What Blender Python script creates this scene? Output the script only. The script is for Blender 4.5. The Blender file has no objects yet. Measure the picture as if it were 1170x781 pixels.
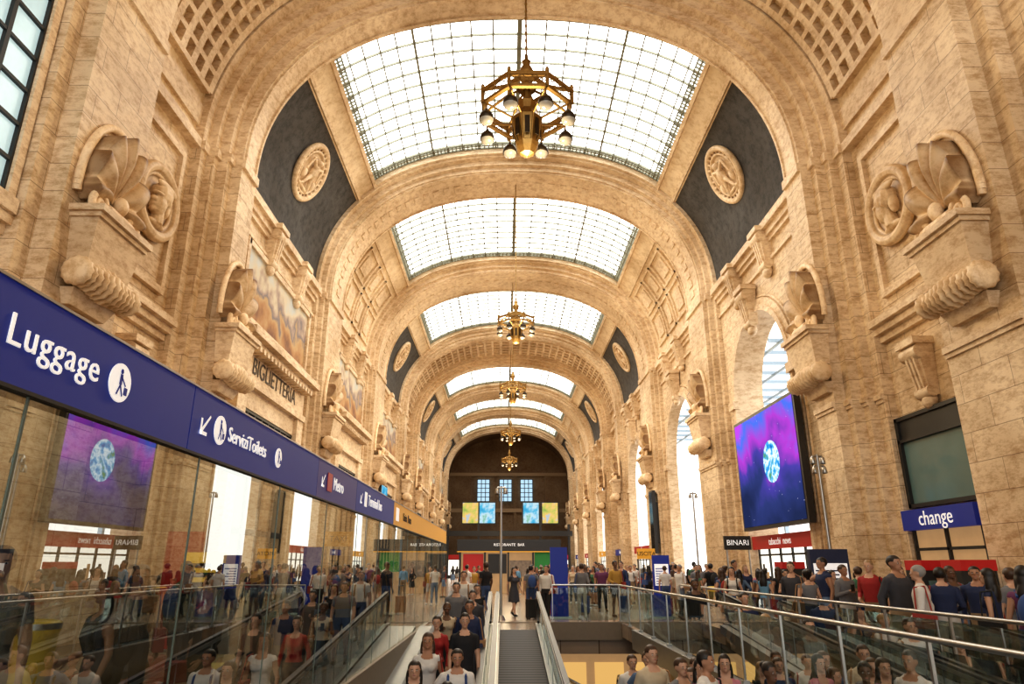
import bpy, math, random
import numpy as np
from math import sin, cos, pi, radians, sqrt
from mathutils import Vector, Matrix
random.seed(11)
scn = bpy.context.scene
COL = scn.collection
try:
    scn.view_settings.view_transform = 'Standard'
    scn.view_settings.look = 'Medium High Contrast'
except Exception:
    pass

# ------------------------------------------------------------------ mesh builder
class MB:
    def __init__(s):
        s.v=[]; s.f=[]; s.m=[]; s.s=[]
    def add(s, vs, fs, mat=0, smooth=False, M=None):
        o=len(s.v)
        if M is not None:
            vs=[tuple(M@Vector(p)) for p in vs]
        s.v.extend([tuple(p) for p in vs])
        for f in fs:
            s.f.append(tuple(i+o for i in f)); s.m.append(mat); s.s.append(smooth)
    def quad(s,a,b,c,d,mat=0): s.add([a,b,c,d],[(0,1,2,3)],mat)
    def box(s,x0,x1,y0,y1,z0,z1,mat=0,M=None):
        s.add([(x0,y0,z0),(x1,y0,z0),(x1,y1,z0),(x0,y1,z0),(x0,y0,z1),(x1,y0,z1),(x1,y1,z1),(x0,y1,z1)],
              [(0,3,2,1),(4,5,6,7),(0,1,5,4),(1,2,6,5),(2,3,7,6),(3,0,4,7)],mat,False,M)
    def frustum(s,x0,x1,y0,y1,z0,z1,dx,dy,mat=0,M=None):
        s.add([(x0,y0,z0),(x1,y0,z0),(x1,y1,z0),(x0,y1,z0),(x0-dx,y0,z1),(x1+dx,y0,z1),(x1+dx,y1+dy,z1),(x0-dx,y1+dy,z1)],
              [(0,3,2,1),(4,5,6,7),(0,1,5,4),(1,2,6,5),(2,3,7,6),(3,0,4,7)],mat,False,M)
    def sbox(s,x0,x1,ya,za0,za1,yb,zb0,zb1,mat=0):
        s.add([(x0,ya,za0),(x1,ya,za0),(x1,yb,zb0),(x0,yb,zb0),(x0,ya,za1),(x1,ya,za1),(x1,yb,zb1),(x0,yb,zb1)],
              [(0,3,2,1),(4,5,6,7),(0,1,5,4),(1,2,6,5),(2,3,7,6),(3,0,4,7)],mat)
    def cyl(s,p0,p1,r0,r1=None,n=12,mat=0,M=None,smooth=True):
        if r1 is None: r1=r0
        p0=Vector(p0);p1=Vector(p1);d=(p1-p0)
        if d.length<1e-6: return
        q=d.normalized().to_track_quat('Z','Y').to_matrix()
        vs=[]
        for k in range(n):
            a=2*pi*k/n; e=q@Vector((cos(a),sin(a),0)); vs.append(p0+e*r0)
        for k in range(n):
            a=2*pi*k/n; e=q@Vector((cos(a),sin(a),0)); vs.append(p1+e*r1)
        s.add(vs,[(k,(k+1)%n,n+(k+1)%n,n+k) for k in range(n)],mat,smooth,M)
        s.add(vs[:n],[tuple(range(n-1,-1,-1))],mat,False,M)
        s.add(vs[n:],[tuple(range(n))],mat,False,M)
    def lathe(s,prof,n=16,mat=0,M=None,smooth=True,flute=0,fn=0):
        vs=[];fs=[]
        for (r,z) in prof:
            for k in range(n):
                a=2*pi*k/n
                rr=r*(1+flute*cos(fn*a)) if fn else r
                vs.append((rr*cos(a),rr*sin(a),z))
        for j in range(len(prof)-1):
            for k in range(n):
                k2=(k+1)%n
                fs.append((j*n+k,j*n+k2,(j+1)*n+k2,(j+1)*n+k))
        s.add(vs,fs,mat,smooth,M)
    def sph(s,c,r,nu=12,nv=8,mat=0,M=None):
        if not hasattr(r,'__len__'): r=(r,r,r)
        vs=[(c[0],c[1],c[2]-r[2])];fs=[]
        for j in range(1,nv):
            ph=-pi/2+pi*j/nv
            for k in range(nu):
                a=2*pi*k/nu
                vs.append((c[0]+r[0]*cos(ph)*cos(a),c[1]+r[1]*cos(ph)*sin(a),c[2]+r[2]*sin(ph)))
        vs.append((c[0],c[1],c[2]+r[2]))
        L=len(vs)-1
        for k in range(nu):
            fs.append((0,1+(k+1)%nu,1+k))
            fs.append((L,L-nu+k,L-nu+(k+1)%nu))
        for j in range(nv-2):
            for k in range(nu):
                a=1+j*nu+k;b=1+j*nu+(k+1)%nu
                fs.append((a,b,b+nu,a+nu))
        s.add(vs,fs,mat,True,M)
    def torus(s,R,r,nR=32,nr=8,mat=0,M=None):
        vs=[];fs=[]
        for i in range(nR):
            a=2*pi*i/nR
            for j in range(nr):
                b=2*pi*j/nr
                vs.append(((R+r*cos(b))*cos(a),(R+r*cos(b))*sin(a),r*sin(b)))
        for i in range(nR):
            for j in range(nr):
                i2=(i+1)%nR;j2=(j+1)%nr
                fs.append((i*nr+j,i2*nr+j,i2*nr+j2,i*nr+j2))
        s.add(vs,fs,mat,True,M)
    def mesh(s,name,mats):
        me=bpy.data.meshes.new(name)
        me.from_pydata(s.v,[],s.f)
        for m in mats: me.materials.append(m)
        me.polygons.foreach_set('material_index',s.m)
        me.polygons.foreach_set('use_smooth',s.s)
        me.update()
        return me
    def obj(s,name,mats,parent=None,M=None):
        return link(name,s.mesh(name,mats),parent,M)

def link(name,me,parent=None,M=None):
    o=bpy.data.objects.new(name,me)
    COL.objects.link(o)
    if M is not None: o.matrix_world=M
    if parent is not None:
        o.parent=parent
    return o
def group(name,loc=(0,0,0)):
    e=bpy.data.objects.new(name,None); e.location=loc; COL.objects.link(e); e.empty_display_size=.1
    return e

# ------------------------------------------------------------------ materials
def newmat(name):
    m=bpy.data.materials.new(name); m.use_nodes=True
    nt=m.node_tree; nt.nodes.clear()
    out=nt.nodes.new('ShaderNodeOutputMaterial')
    return m,nt,out
def N(nt,t,**k):
    n=nt.nodes.new(t)
    for a,b in k.items(): setattr(n,a,b)
    return n
def simple(name,col,rough=.5,metal=0,emis=0,ecol=None,noise=.12,scale=8):
    m,nt,out=newmat(name)
    b=N(nt,'ShaderNodeBsdfPrincipled')
    b.inputs['Roughness'].default_value=rough; b.inputs['Metallic'].default_value=metal
    if noise>0:
        tc=N(nt,'ShaderNodeTexCoord'); no=N(nt,'ShaderNodeTexNoise'); no.inputs['Scale'].default_value=scale
        no.inputs['Detail'].default_value=4
        nt.links.new(tc.outputs['Object'],no.inputs['Vector'])
        mx=N(nt,'ShaderNodeMix',data_type='RGBA')
        mx.inputs[6].default_value=(col[0]*(1-noise),col[1]*(1-noise),col[2]*(1-noise),1)
        mx.inputs[7].default_value=(min(1,col[0]*(1+noise)),min(1,col[1]*(1+noise)),min(1,col[2]*(1+noise)),1)
        nt.links.new(no.outputs['Fac'],mx.inputs[0]); nt.links.new(mx.outputs[2],b.inputs['Base Color'])
    else:
        b.inputs['Base Color'].default_value=(*col,1)
    if emis:
        b.inputs['Emission Color'].default_value=(*(ecol or col),1); b.inputs['Emission Strength'].default_value=emis
    nt.links.new(b.outputs[0],out.inputs[0])
    return m
def stone(name,c1,c2,mortar,bw=1.5,bh=.62,rough=.5,brick=True,zs=2.4,dk=(.74,.62,.50),crease_shade=False):
    m,nt,out=newmat(name); L=nt.links.new
    b=N(nt,'ShaderNodeBsdfPrincipled'); b.inputs['Roughness'].default_value=rough
    geo=N(nt,'ShaderNodeNewGeometry'); sep=N(nt,'ShaderNodeSeparateXYZ'); L(geo.outputs['Position'],sep.inputs[0])
    ad=N(nt,'ShaderNodeMath',operation='ADD'); L(sep.outputs[0],ad.inputs[0]); L(sep.outputs[1],ad.inputs[1])
    cmb=N(nt,'ShaderNodeCombineXYZ'); L(ad.outputs[0],cmb.inputs[0]); L(sep.outputs[2],cmb.inputs[1])
    base=None
    if brick:
        br=N(nt,'ShaderNodeTexBrick'); L(cmb.outputs[0],br.inputs['Vector'])
        br.inputs['Color1'].default_value=(*c1,1); br.inputs['Color2'].default_value=(*c2,1); br.inputs['Mortar'].default_value=(*mortar,1)
        br.inputs['Scale'].default_value=1; br.inputs['Mortar Size'].default_value=.009; br.inputs['Mortar Smooth'].default_value=.3
        br.inputs['Brick Width'].default_value=bw; br.inputs['Row Height'].default_value=bh
        base=br.outputs['Color']
    else:
        n0=N(nt,'ShaderNodeTexNoise'); n0.inputs['Scale'].default_value=.7; n0.inputs['Detail'].default_value=3
        L(geo.outputs['Position'],n0.inputs['Vector'])
        mx=N(nt,'ShaderNodeMix',data_type='RGBA'); mx.inputs[6].default_value=(*c1,1); mx.inputs[7].default_value=(*c2,1)
        L(n0.outputs['Fac'],mx.inputs[0]); base=mx.outputs[2]
    mp=N(nt,'ShaderNodeMapping'); mp.inputs['Scale'].default_value=(1,1,zs)
    L(geo.outputs['Position'],mp.inputs['Vector'])
    n1=N(nt,'ShaderNodeTexNoise'); n1.inputs['Scale'].default_value=2.9; n1.inputs['Detail'].default_value=12; n1.inputs['Roughness'].default_value=.78
    L(mp.outputs[0],n1.inputs['Vector'])
    r1=N(nt,'ShaderNodeValToRGB'); r1.color_ramp.elements[0].position=.38; r1.color_ramp.elements[0].color=(*dk,1)
    r1.color_ramp.elements[1].position=.55; r1.color_ramp.elements[1].color=(1.04,1.03,1.02,1)
    L(n1.outputs['Fac'],r1.inputs[0])
    n2=N(nt,'ShaderNodeTexNoise'); n2.inputs['Scale'].default_value=.32; n2.inputs['Detail'].default_value=6
    L(geo.outputs['Position'],n2.inputs['Vector'])
    r2=N(nt,'ShaderNodeValToRGB'); r2.color_ramp.elements[0].position=.36; r2.color_ramp.elements[0].color=(.76,.69,.60,1)
    r2.color_ramp.elements[1].position=.60; r2.color_ramp.elements[1].color=(1.06,1.06,1.06,1)
    L(n2.outputs['Fac'],r2.inputs[0])
    m1=N(nt,'ShaderNodeMix',data_type='RGBA',blend_type='MULTIPLY'); m1.inputs[0].default_value=1
    L(base,m1.inputs[6]); L(r1.outputs[0],m1.inputs[7])
    m2=N(nt,'ShaderNodeMix',data_type='RGBA',blend_type='MULTIPLY'); m2.inputs[0].default_value=1
    L(m1.outputs[2],m2.inputs[6]); L(r2.outputs[0],m2.inputs[7])
    fin=m2.outputs[2]
    if crease_shade:  # painted shading: carved crevices darkened and ridges brightened in the colour
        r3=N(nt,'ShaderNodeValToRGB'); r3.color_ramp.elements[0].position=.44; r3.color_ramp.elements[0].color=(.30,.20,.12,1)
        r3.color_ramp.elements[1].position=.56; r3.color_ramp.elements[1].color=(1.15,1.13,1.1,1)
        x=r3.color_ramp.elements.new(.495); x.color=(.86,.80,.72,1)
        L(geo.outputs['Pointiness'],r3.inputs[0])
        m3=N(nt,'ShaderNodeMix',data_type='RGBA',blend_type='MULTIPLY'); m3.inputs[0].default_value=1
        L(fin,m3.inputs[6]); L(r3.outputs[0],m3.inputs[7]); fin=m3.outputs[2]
    L(fin,b.inputs['Base Color'])
    bp=N(nt,'ShaderNodeBump'); bp.inputs['Strength'].default_value=.3; bp.inputs['Distance'].default_value=.03
    L(n1.outputs['Fac'],bp.inputs['Height']); L(bp.outputs[0],b.inputs['Normal'])
    L(b.outputs[0],out.inputs[0])
    return m
def glass(name,tint,refl,rough=0.0):
    m,nt,out=newmat(name); L=nt.links.new
    t=N(nt,'ShaderNodeBsdfTransparent'); t.inputs[0].default_value=(*tint,1)
    g=N(nt,'ShaderNodeBsdfGlossy'); g.inputs['Roughness'].default_value=rough; g.inputs[0].default_value=(.92,.96,.94,1)
    fr=N(nt,'ShaderNodeLayerWeight'); fr.inputs[0].default_value=.25
    ma=N(nt,'ShaderNodeMath',operation='MULTIPLY_ADD'); ma.inputs[1].default_value=.6; ma.inputs[2].default_value=refl; ma.use_clamp=True
    L(fr.outputs['Fresnel'],ma.inputs[0])
    mx=N(nt,'ShaderNodeMixShader'); L(ma.outputs[0],mx.inputs[0]); L(t.outputs[0],mx.inputs[1]); L(g.outputs[0],mx.inputs[2])
    L(mx.outputs[0],out.inputs[0]); return m
def emit(name,col,st):
    m,nt,out=newmat(name); e=N(nt,'ShaderNodeEmission'); e.inputs[0].default_value=(*col,1); e.inputs[1].default_value=st
    nt.links.new(e.outputs[0],out.inputs[0]); return m

M_wall=stone('travertine_blocks',(.80,.66,.47),(.71,.57,.39),(.36,.25,.15),dk=(.66,.54,.41))
M_trim=stone('moulded_travertine',(.84,.70,.51),(.76,.62,.44),(.4,.3,.2),brick=False,dk=(.70,.58,.46))
M_carve=stone('carved_travertine',(.86,.73,.54),(.78,.65,.47),(.4,.3,.2),brick=False,zs=1,dk=(.74,.63,.5),crease_shade=True)
M_vault=stone('vault_plaster',(.84,.71,.51),(.78,.64,.45),(.4,.3,.2),brick=False,zs=1,dk=(.78,.68,.55))
M_dark=stone('dark_haunch_plaster',(.055,.053,.052),(.10,.095,.09),(.03,.03,.03),brick=False,zs=1,rough=.8,dk=(.45,.44,.43))
M_brown=stone('brown_plaster',(.20,.13,.07),(.15,.095,.05),(.05,.03,.02),brick=False,zs=1,rough=.8)  # mottled dark brown of the end bay and end wall
M_bronze=simple('aged_bronze',(.34,.21,.07),.38,.85,noise=.35,scale=20)
M_bronzeD=simple('dark_bronze',(.05,.037,.025),.4,.7,noise=.3)
M_iron=simple('dark_iron',(.04,.04,.04),.5,.4)
M_skybar=simple('skylight_steel',(.20,.20,.15),.6,.1)
M_steel=simple('brushed_steel',(.42,.42,.41),.3,.9,noise=.08)
M_seam=simple('glass_seam_silicone',(.12,.16,.14),.4,.2)
M_black=simple('black_rubber',(.02,.02,.022),.4)
M_blue=simple('blue_sign_enamel',(.008,.022,.20),.5,noise=.05,emis=.2,ecol=(.008,.028,.28))
M_purple=simple('violet_sign_enamel',(.045,.04,.2),.5,noise=.05,emis=.2)
M_yellow=simple('yellow_sign_enamel',(.80,.42,.05),.5,noise=.05,emis=.12)
M_white=simple('white_lettering',(.9,.9,.9),.4,emis=.4,noise=0)
M_red=simple('red_enamel',(.42,.015,.015),.4,emis=.12,noise=.05)
M_green=simple('green_panel',(.02,.2,.04),.5,emis=.1)
M_glassw=glass('reflective_partition_glass',(.46,.51,.49),.36)
M_glassb=glass('balustrade_glass',(.58,.68,.64),.10)
M_winglass=simple('window_glass_teal',(.13,.22,.22),.12,noise=.2,scale=1.2)
M_darkwin=simple('dark_window_glass',(.02,.022,.025),.1,noise=.1)
M_skylight=emit('skylight_frosted_glass',(1.0,.985,.93),5.6)
M_whitelamp=emit('white_shop_light',(1,.93,.8),1.6)
M_shop=simple('shop_interior',(.2,.12,.06),.6,emis=.3,ecol=(1,.6,.28),noise=.6,scale=2)
M_concrete=simple('concrete',(.25,.21,.17),.7)
M_text_dark=simple('dark_lettering',(.05,.03,.02),.6,noise=0)
M_goods=simple('shop_goods',(.25,.2,.16),.6,noise=.6,scale=6)

def floor_mat():
    m,nt,out=newmat('polished_marble_floor'); L=nt.links.new
    b=N(nt,'ShaderNodeBsdfPrincipled'); b.inputs['Roughness'].default_value=.2
    geo=N(nt,'ShaderNodeNewGeometry')
    br=N(nt,'ShaderNodeTexBrick'); br.offset=0; L(geo.outputs['Position'],br.inputs['Vector'])
    br.inputs['Scale'].default_value=1; br.inputs['Brick Width'].default_value=1.2; br.inputs['Row Height'].default_value=1.2
    br.inputs['Mortar Size'].default_value=.02
    br.inputs['Color1'].default_value=(.36,.29,.22,1); br.inputs['Color2'].default_value=(.26,.19,.14,1); br.inputs['Mortar'].default_value=(.1,.07,.05,1)
    L(br.outputs[0],b.inputs['Base Color']); L(b.outputs[0],out.inputs[0]); return m
M_floor=floor_mat()
def belt_mat():
    m,nt,out=newmat('grooved_belt'); L=nt.links.new
    b=N(nt,'ShaderNodeBsdfPrincipled'); b.inputs['Roughness'].default_value=.75; b.inputs['Specular IOR Level'].default_value=.2
    geo=N(nt,'ShaderNodeNewGeometry'); w=N(nt,'ShaderNodeTexWave',wave_type='BANDS',bands_direction='Y'); w.inputs['Scale'].default_value=1.6
    L(geo.outputs['Position'],w.inputs[0]); r=N(nt,'ShaderNodeValToRGB')
    r.color_ramp.elements[0].color=(.06,.06,.065,1); r.color_ramp.elements[1].color=(.13,.13,.14,1); L(w.outputs[0],r.inputs[0])
    L(r.outputs[0],b.inputs['Base Color']); L(b.outputs[0],out.inputs[0]); return m
M_belt=belt_mat()
def mural_mat():
    m,nt,out=newmat('mural_painting'); L=nt.links.new
    b=N(nt,'ShaderNodeBsdfPrincipled'); b.inputs['Roughness'].default_value=.7
    tc=N(nt,'ShaderNodeTexCoord'); no=N(nt,'ShaderNodeTexNoise'); no.inputs['Scale'].default_value=.9; no.inputs['Detail'].default_value=8
    L(tc.outputs['Object'],no.inputs['Vector']); sp=N(nt,'ShaderNodeSeparateXYZ'); L(tc.outputs['Object'],sp.inputs[0])
    a=N(nt,'ShaderNodeMath',operation='MULTIPLY_ADD'); a.inputs[1].default_value=.22; L(sp.outputs[2],a.inputs[0]); L(no.outputs['Fac'],a.inputs[2])
    r=N(nt,'ShaderNodeValToRGB'); e=r.color_ramp.elements
    e[0].position=.15; e[0].color=(.20,.09,.05,1); e[1].position=.85; e[1].color=(.52,.55,.54,1)
    for p,c in ((.3,(.42,.22,.09,1)),(.42,(.5,.34,.17,1)),(.5,(.20,.17,.18,1)),(.58,(.40,.30,.24,1)),(.68,(.6,.52,.38,1))):
        x=e.new(p); x.color=c
    L(a.outputs[0],r.inputs[0]); L(r.outputs[0],b.inputs['Base Color']); L(b.outputs[0],out.inputs[0]); return m
M_mural=mural_mat()
def space_mat():
    m,nt,out=newmat('video_screen_space'); L=nt.links.new
    tc=N(nt,'ShaderNodeTexCoord'); no=N(nt,'ShaderNodeTexNoise'); no.inputs['Scale'].default_value=.3; no.inputs['Detail'].default_value=4; no.inputs['Distortion'].default_value=.4
    L(tc.outputs['Object'],no.inputs['Vector']); sp=N(nt,'ShaderNodeSeparateXYZ'); L(tc.outputs['Object'],sp.inputs[0])
    a=N(nt,'ShaderNodeMath',operation='MULTIPLY_ADD'); a.inputs[1].default_value=.13; L(sp.outputs[2],a.inputs[0]); L(no.outputs['Fac'],a.inputs[2])
    r=N(nt,'ShaderNodeValToRGB'); e=r.color_ramp.elements
    e[0].position=.25; e[0].color=(.02,.03,.09,1); e[1].position=.88; e[1].color=(.50,.08,.75,1)
    for p,c in ((.4,(.035,.05,.18,1)),(.52,(.08,.06,.36,1)),(.62,(.42,.06,.58,1)),(.74,(.08,.18,.75,1))):
        x=e.new(p); x.color=c
    L(a.outputs[0],r.inputs[0])
    st=N(nt,'ShaderNodeTexVoronoi'); st.inputs['Scale'].default_value=3.5; L(tc.outputs['Object'],st.inputs['Vector'])
    lt=N(nt,'ShaderNodeMath',operation='LESS_THAN'); lt.inputs[1].default_value=.05; L(st.outputs['Distance'],lt.inputs[0])
    mx=N(nt,'ShaderNodeMix',data_type='RGBA'); mx.inputs[7].default_value=(.7,.7,1,1); L(lt.outputs[0],mx.inputs[0]); L(r.outputs[0],mx.inputs[6])
    em=N(nt,'ShaderNodeEmission'); em.inputs[1].default_value=1.1; L(mx.outputs[2],em.inputs[0]); L(em.outputs[0],out.inputs[0]); return m
M_space=space_mat()
def ramp_emit(name,cols,scale,st):
    m,nt,out=newmat(name); L=nt.links.new
    tc=N(nt,'ShaderNodeTexCoord'); no=N(nt,'ShaderNodeTexNoise'); no.inputs['Scale'].default_value=scale; no.inputs['Detail'].default_value=6
    L(tc.outputs['Object'],no.inputs['Vector']); r=N(nt,'ShaderNodeValToRGB'); e=r.color_ramp.elements
    e[0].position=.32; e[0].color=(*cols[0],1); e[1].position=.68; e[1].color=(*cols[-1],1)
    for i,c in enumerate(cols[1:-1]):
        x=e.new(.32+.36*(i+1)/(len(cols)-1)); x.color=(*c,1)
    L(no.outputs['Fac'],r.inputs[0]); em=N(nt,'ShaderNodeEmission'); em.inputs[1].default_value=st
    L(r.outputs[0],em.inputs[0]); L(em.outputs[0],out.inputs[0]); return m
M_earth=ramp_emit('earth_picture',[(.02,.14,.45),(.06,.4,.75),(.8,.92,1.0),(.08,.4,.7),(.1,.3,.15)],2.6,1.2)
M_adA=ramp_emit('landscape_advert',[(.1,.35,.08),(.6,.6,.15),(.9,.6,.2),(.3,.6,.9)],.9,.9)
M_adB=ramp_emit('sky_advert',[(.05,.3,.6),(.1,.5,.75),(.6,.8,.9),(.2,.5,.3)],.8,.9)

# ------------------------------------------------------------------ hall shell
ZS=14.2; EXP=.87; NS=64
def prof(a,t):
    b=a-2.05
    c=cos(t); s=sin(t)
    return (a*math.copysign(abs(c)**EXP,c), ZS+b*abs(s)**EXP)
def rib(y0,y1):
    return [(y0,y0+.4,9.52,'rib'),(y0+.4,y0+.7,9.3,'rib'),(y0+.7,y1-.7,9.12,'rib'),(y1-.7,y1-.4,9.3,'rib'),(y1-.4,y1,9.52,'rib')]
SEC=[(-9,11.5,9.95,'near')]
SEC+=[(11.5,11.9,9.6,'rib'),(11.9,14.3,9.2,'rib'),(14.3,14.7,9.6,'rib')]
SEC+=[(14.7,18.4,10.3,'coffer'),(18.4,18.8,10.0,'rib'),(18.8,19.1,9.75,'rib'),(19.1,19.45,9.45,'rib'),(19.45,20.7,9.12,'rib'),(20.7,20.95,9.4,'rib')]
BAYS=[(20.95,30.4,'dark'),(34.6,43.2,'light'),(48.2,57.3,'dark'),(69,77.5,'dark'),(83.2,90.8,'light'),(94.8,103,'dark')]
SEC+=[(20.95,30.4,9.7,'dark')]+rib(30.4,34.6)+[(34.6,43.2,9.7,'light')]+rib(43.2,48.2)+[(48.2,57.3,9.7,'dark')]
SEC+=rib(57.3,60)+[(60,66.3,10.1,'coffer')]+rib(66.3,69)+[(69,77.5,9.7,'dark')]+rib(77.5,83.2)+[(83.2,90.8,9.7,'light')]+rib(90.8,94.8)+[(94.8,103,9.7,'dark')]+rib(103,106)
SEC+=[(106,114,9.7,'end')]
ceil=MB()
MI={'near':0,'rib':1,'coffer':0,'light':0,'dark':0,'end':3}
prev=None
for (y0,y1,a,k) in SEC:
    P=[prof(a,pi*i/NS) for i in range(NS+1)]
    if prev:
        Q=prev[0]
        for i in range(NS):
            ceil.quad((P[i][0],y0,P[i][1]),(P[i+1][0],y0,P[i+1][1]),(Q[i+1][0],y0,Q[i+1][1]),(Q[i][0],y0,Q[i][1]),1 if k!='end' else 3)
    for i in range(NS):
        mi=MI[k]
        sky=k in('dark','light')
        if sky and 16<=i<48:
            continue
        if k=='dark' and (1<=i<13 or 51<=i<63): mi=2
        ceil.quad((P[i][0],y0,P[i][1]),(P[i+1][0],y0,P[i+1][1]),(P[i+1][0],y1,P[i+1][1]),(P[i][0],y1,P[i][1]),mi)
    prev=(P,)
def cblock(mb,y0,y1,t0,t1,ain,aout,mat=0,n=None):
    if n is None: n=max(1,int(abs(t1-t0)/radians(3))+1)
    A=[prof(ain,t0+(t1-t0)*i/n) for i in range(n+1)]; B=[prof(aout,t0+(t1-t0)*i/n) for i in range(n+1)]
    for i in range(n):
        mb.quad((A[i][0],y0,A[i][1]),(A[i+1][0],y0,A[i+1][1]),(A[i+1][0],y1,A[i+1][1]),(A[i][0],y1,A[i][1]),mat)
        for y in (y0,y1):
            mb.quad((A[i][0],y,A[i][1]),(A[i+1][0],y,A[i+1][1]),(B[i+1][0],y,B[i+1][1]),(B[i][0],y,B[i][1]),mat)
    for j in (0,n):
        mb.quad((A[j][0],y0,A[j][1]),(A[j][0],y1,A[j][1]),(B[j][0],y1,B[j][1]),(B[j][0],y0,B[j][1]),mat)
D=radians
for (y0,y1,k) in BAYS:
    for (t0,t1) in ((D(44.4),D(45.6)),(D(134.4),D(135.6))):
        cblock(ceil,y0,y1,t0,t1,9.58,10.05,1)
    cblock(ceil,y0,y0+.12,D(45),D(135),9.6,10.05,1); cblock(ceil,y1-.2,y1,D(45),D(135),9.6,10.05,1)
    for s in (0,1):
        f=(lambda t:t) if s==0 else (lambda t:pi-t)
        cblock(ceil,y0,y1,f(D(37)),f(D(38)),9.58,9.7,1)
        if k=='light':
            for (ya,yb) in ((y0+.7,y0+3.0),(y0+3.4,y1-3.4),(y1-3.0,y1-.7)):
                for (ta,tb) in ((6,20),(22,35)):
                    w=.14
                    cblock(ceil,ya,ya+w,f(D(ta)),f(D(tb)),9.58,9.7,1); cblock(ceil,yb-w,yb,f(D(ta)),f(D(tb)),9.58,9.7,1)
                    cblock(ceil,ya,yb,f(D(ta)),f(D(ta+.8)),9.58,9.7,1,1); cblock(ceil,ya,yb,f(D(tb-.8)),f(D(tb)),9.58,9.7,1,1)
                    cblock(ceil,ya+.5,yb-.5,f(D(ta+3)),f(D(tb-3)),9.61,9.7,1)
for (ya,yb,a) in ((14.7,18.4,10.3),(60,66.3,10.1)):
    ny=5 if ya<20 else 7
    for j in range(ny+1):
        yy=ya+.2+(yb-ya-.4)*j/ny
        cblock(ceil,yy-.14,yy+.14,D(10),D(170),a-.26,a,1,50)
    tt=10
    while tt<=170:
        cblock(ceil,ya+.2,yb-.2,D(tt-.55),D(tt+.55),a-.26,a,1,1); tt+=4
    cblock(ceil,ya,yb,D(3),D(7),a-.12,a,1,3); cblock(ceil,ya,yb,D(173),D(177),a-.12,a,1,3)
# thin mouldings along every rib soffit
for (y0,y1,a,k) in SEC:
    if k=='rib' and a<9.2 and y0>15:
        for yy in (y0+.12,y1-.2): cblock(ceil,yy,yy+.08,0,pi,a-.06,a,1,50)
        if y1-y0>2:
            for q in range(46):
                t=D(4)+D(172)*q/45
                cblock(ceil,(y0+y1)/2-.28,(y0+y1)/2+.28,t-.018,t+.018,a-.05,a,1,1)
ceil.obj('ceiling',[M_vault,M_trim,M_dark,M_brown])

def skylight(idx,y0,y1):
    g=group('window_%d'%idx)
    gl=MB(); n=32
    A=[prof(10.0,D(45)+D(90)*i/n) for i in range(n+1)]
    for i in range(n):
        gl.quad((A[i][0],y0+.1,A[i][1]),(A[i+1][0],y0+.1,A[i+1][1]),(A[i+1][0],y1-.15,A[i+1][1]),(A[i][0],y1-.15,A[i][1]))
    gl.obj('frosted_glass',[M_skylight],g)
    b=MB(); w=.024
    ya,yb=y0+.12,y1-.2
    ncol=20
    for i in range(ncol+1):
        t=D(46)+D(88)*i/ncol
        q=.0048 if i%5==0 else .0026
        cblock(b,ya,yb,t-q,t+q,9.9,9.98,0,1)
    nr=10
    for j in range(nr+1):
        y=ya+.45+(yb-ya-.9)*j/nr
        cblock(b,y-w,y+w,D(45.5),D(134.5),9.88,9.98,0,32)
    for (yy0,yy1) in ((ya,ya+.45),(yb-.45,yb)):
        for q in range(80):
            t=D(46)+D(88)*q/79
            cblock(b,yy0,yy1,t-.0018,t+.0018,9.88,9.96,0,1)
        cblock(b,(yy0+yy1)/2-.04,(yy0+yy1)/2+.04,D(45.5),D(134.5),9.88,9.96,0,32)
        cblock(b,yy0-.01,yy0+.05,D(45.5),D(134.5),9.86,9.96,0,32)
        cblock(b,yy1-.05,yy1+.01,D(45.5),D(134.5),9.86,9.96,0,32)
    for (ta,tb) in ((46,48.6),(131.4,134)):
        ny=int((yb-ya)/.2)
        for q in range(ny+1):
            y=ya+(yb-ya)*q/ny
            cblock(b,y-.02,y+.02,D(ta),D(tb),9.88,9.96,0,1)
        cblock(b,ya,yb,D((ta+tb)/2-.2),D((ta+tb)/2+.2),9.86,9.96,0,1)
        for tx in (ta,tb):
            cblock(b,ya,yb,D(tx-.15),D(tx+.15),9.86,9.96,0,1)
    b.obj('glazing_bars',[M_skybar],g)
for i,(y0,y1,k) in enumerate(BAYS): skylight(i+1,y0,y1)

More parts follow.
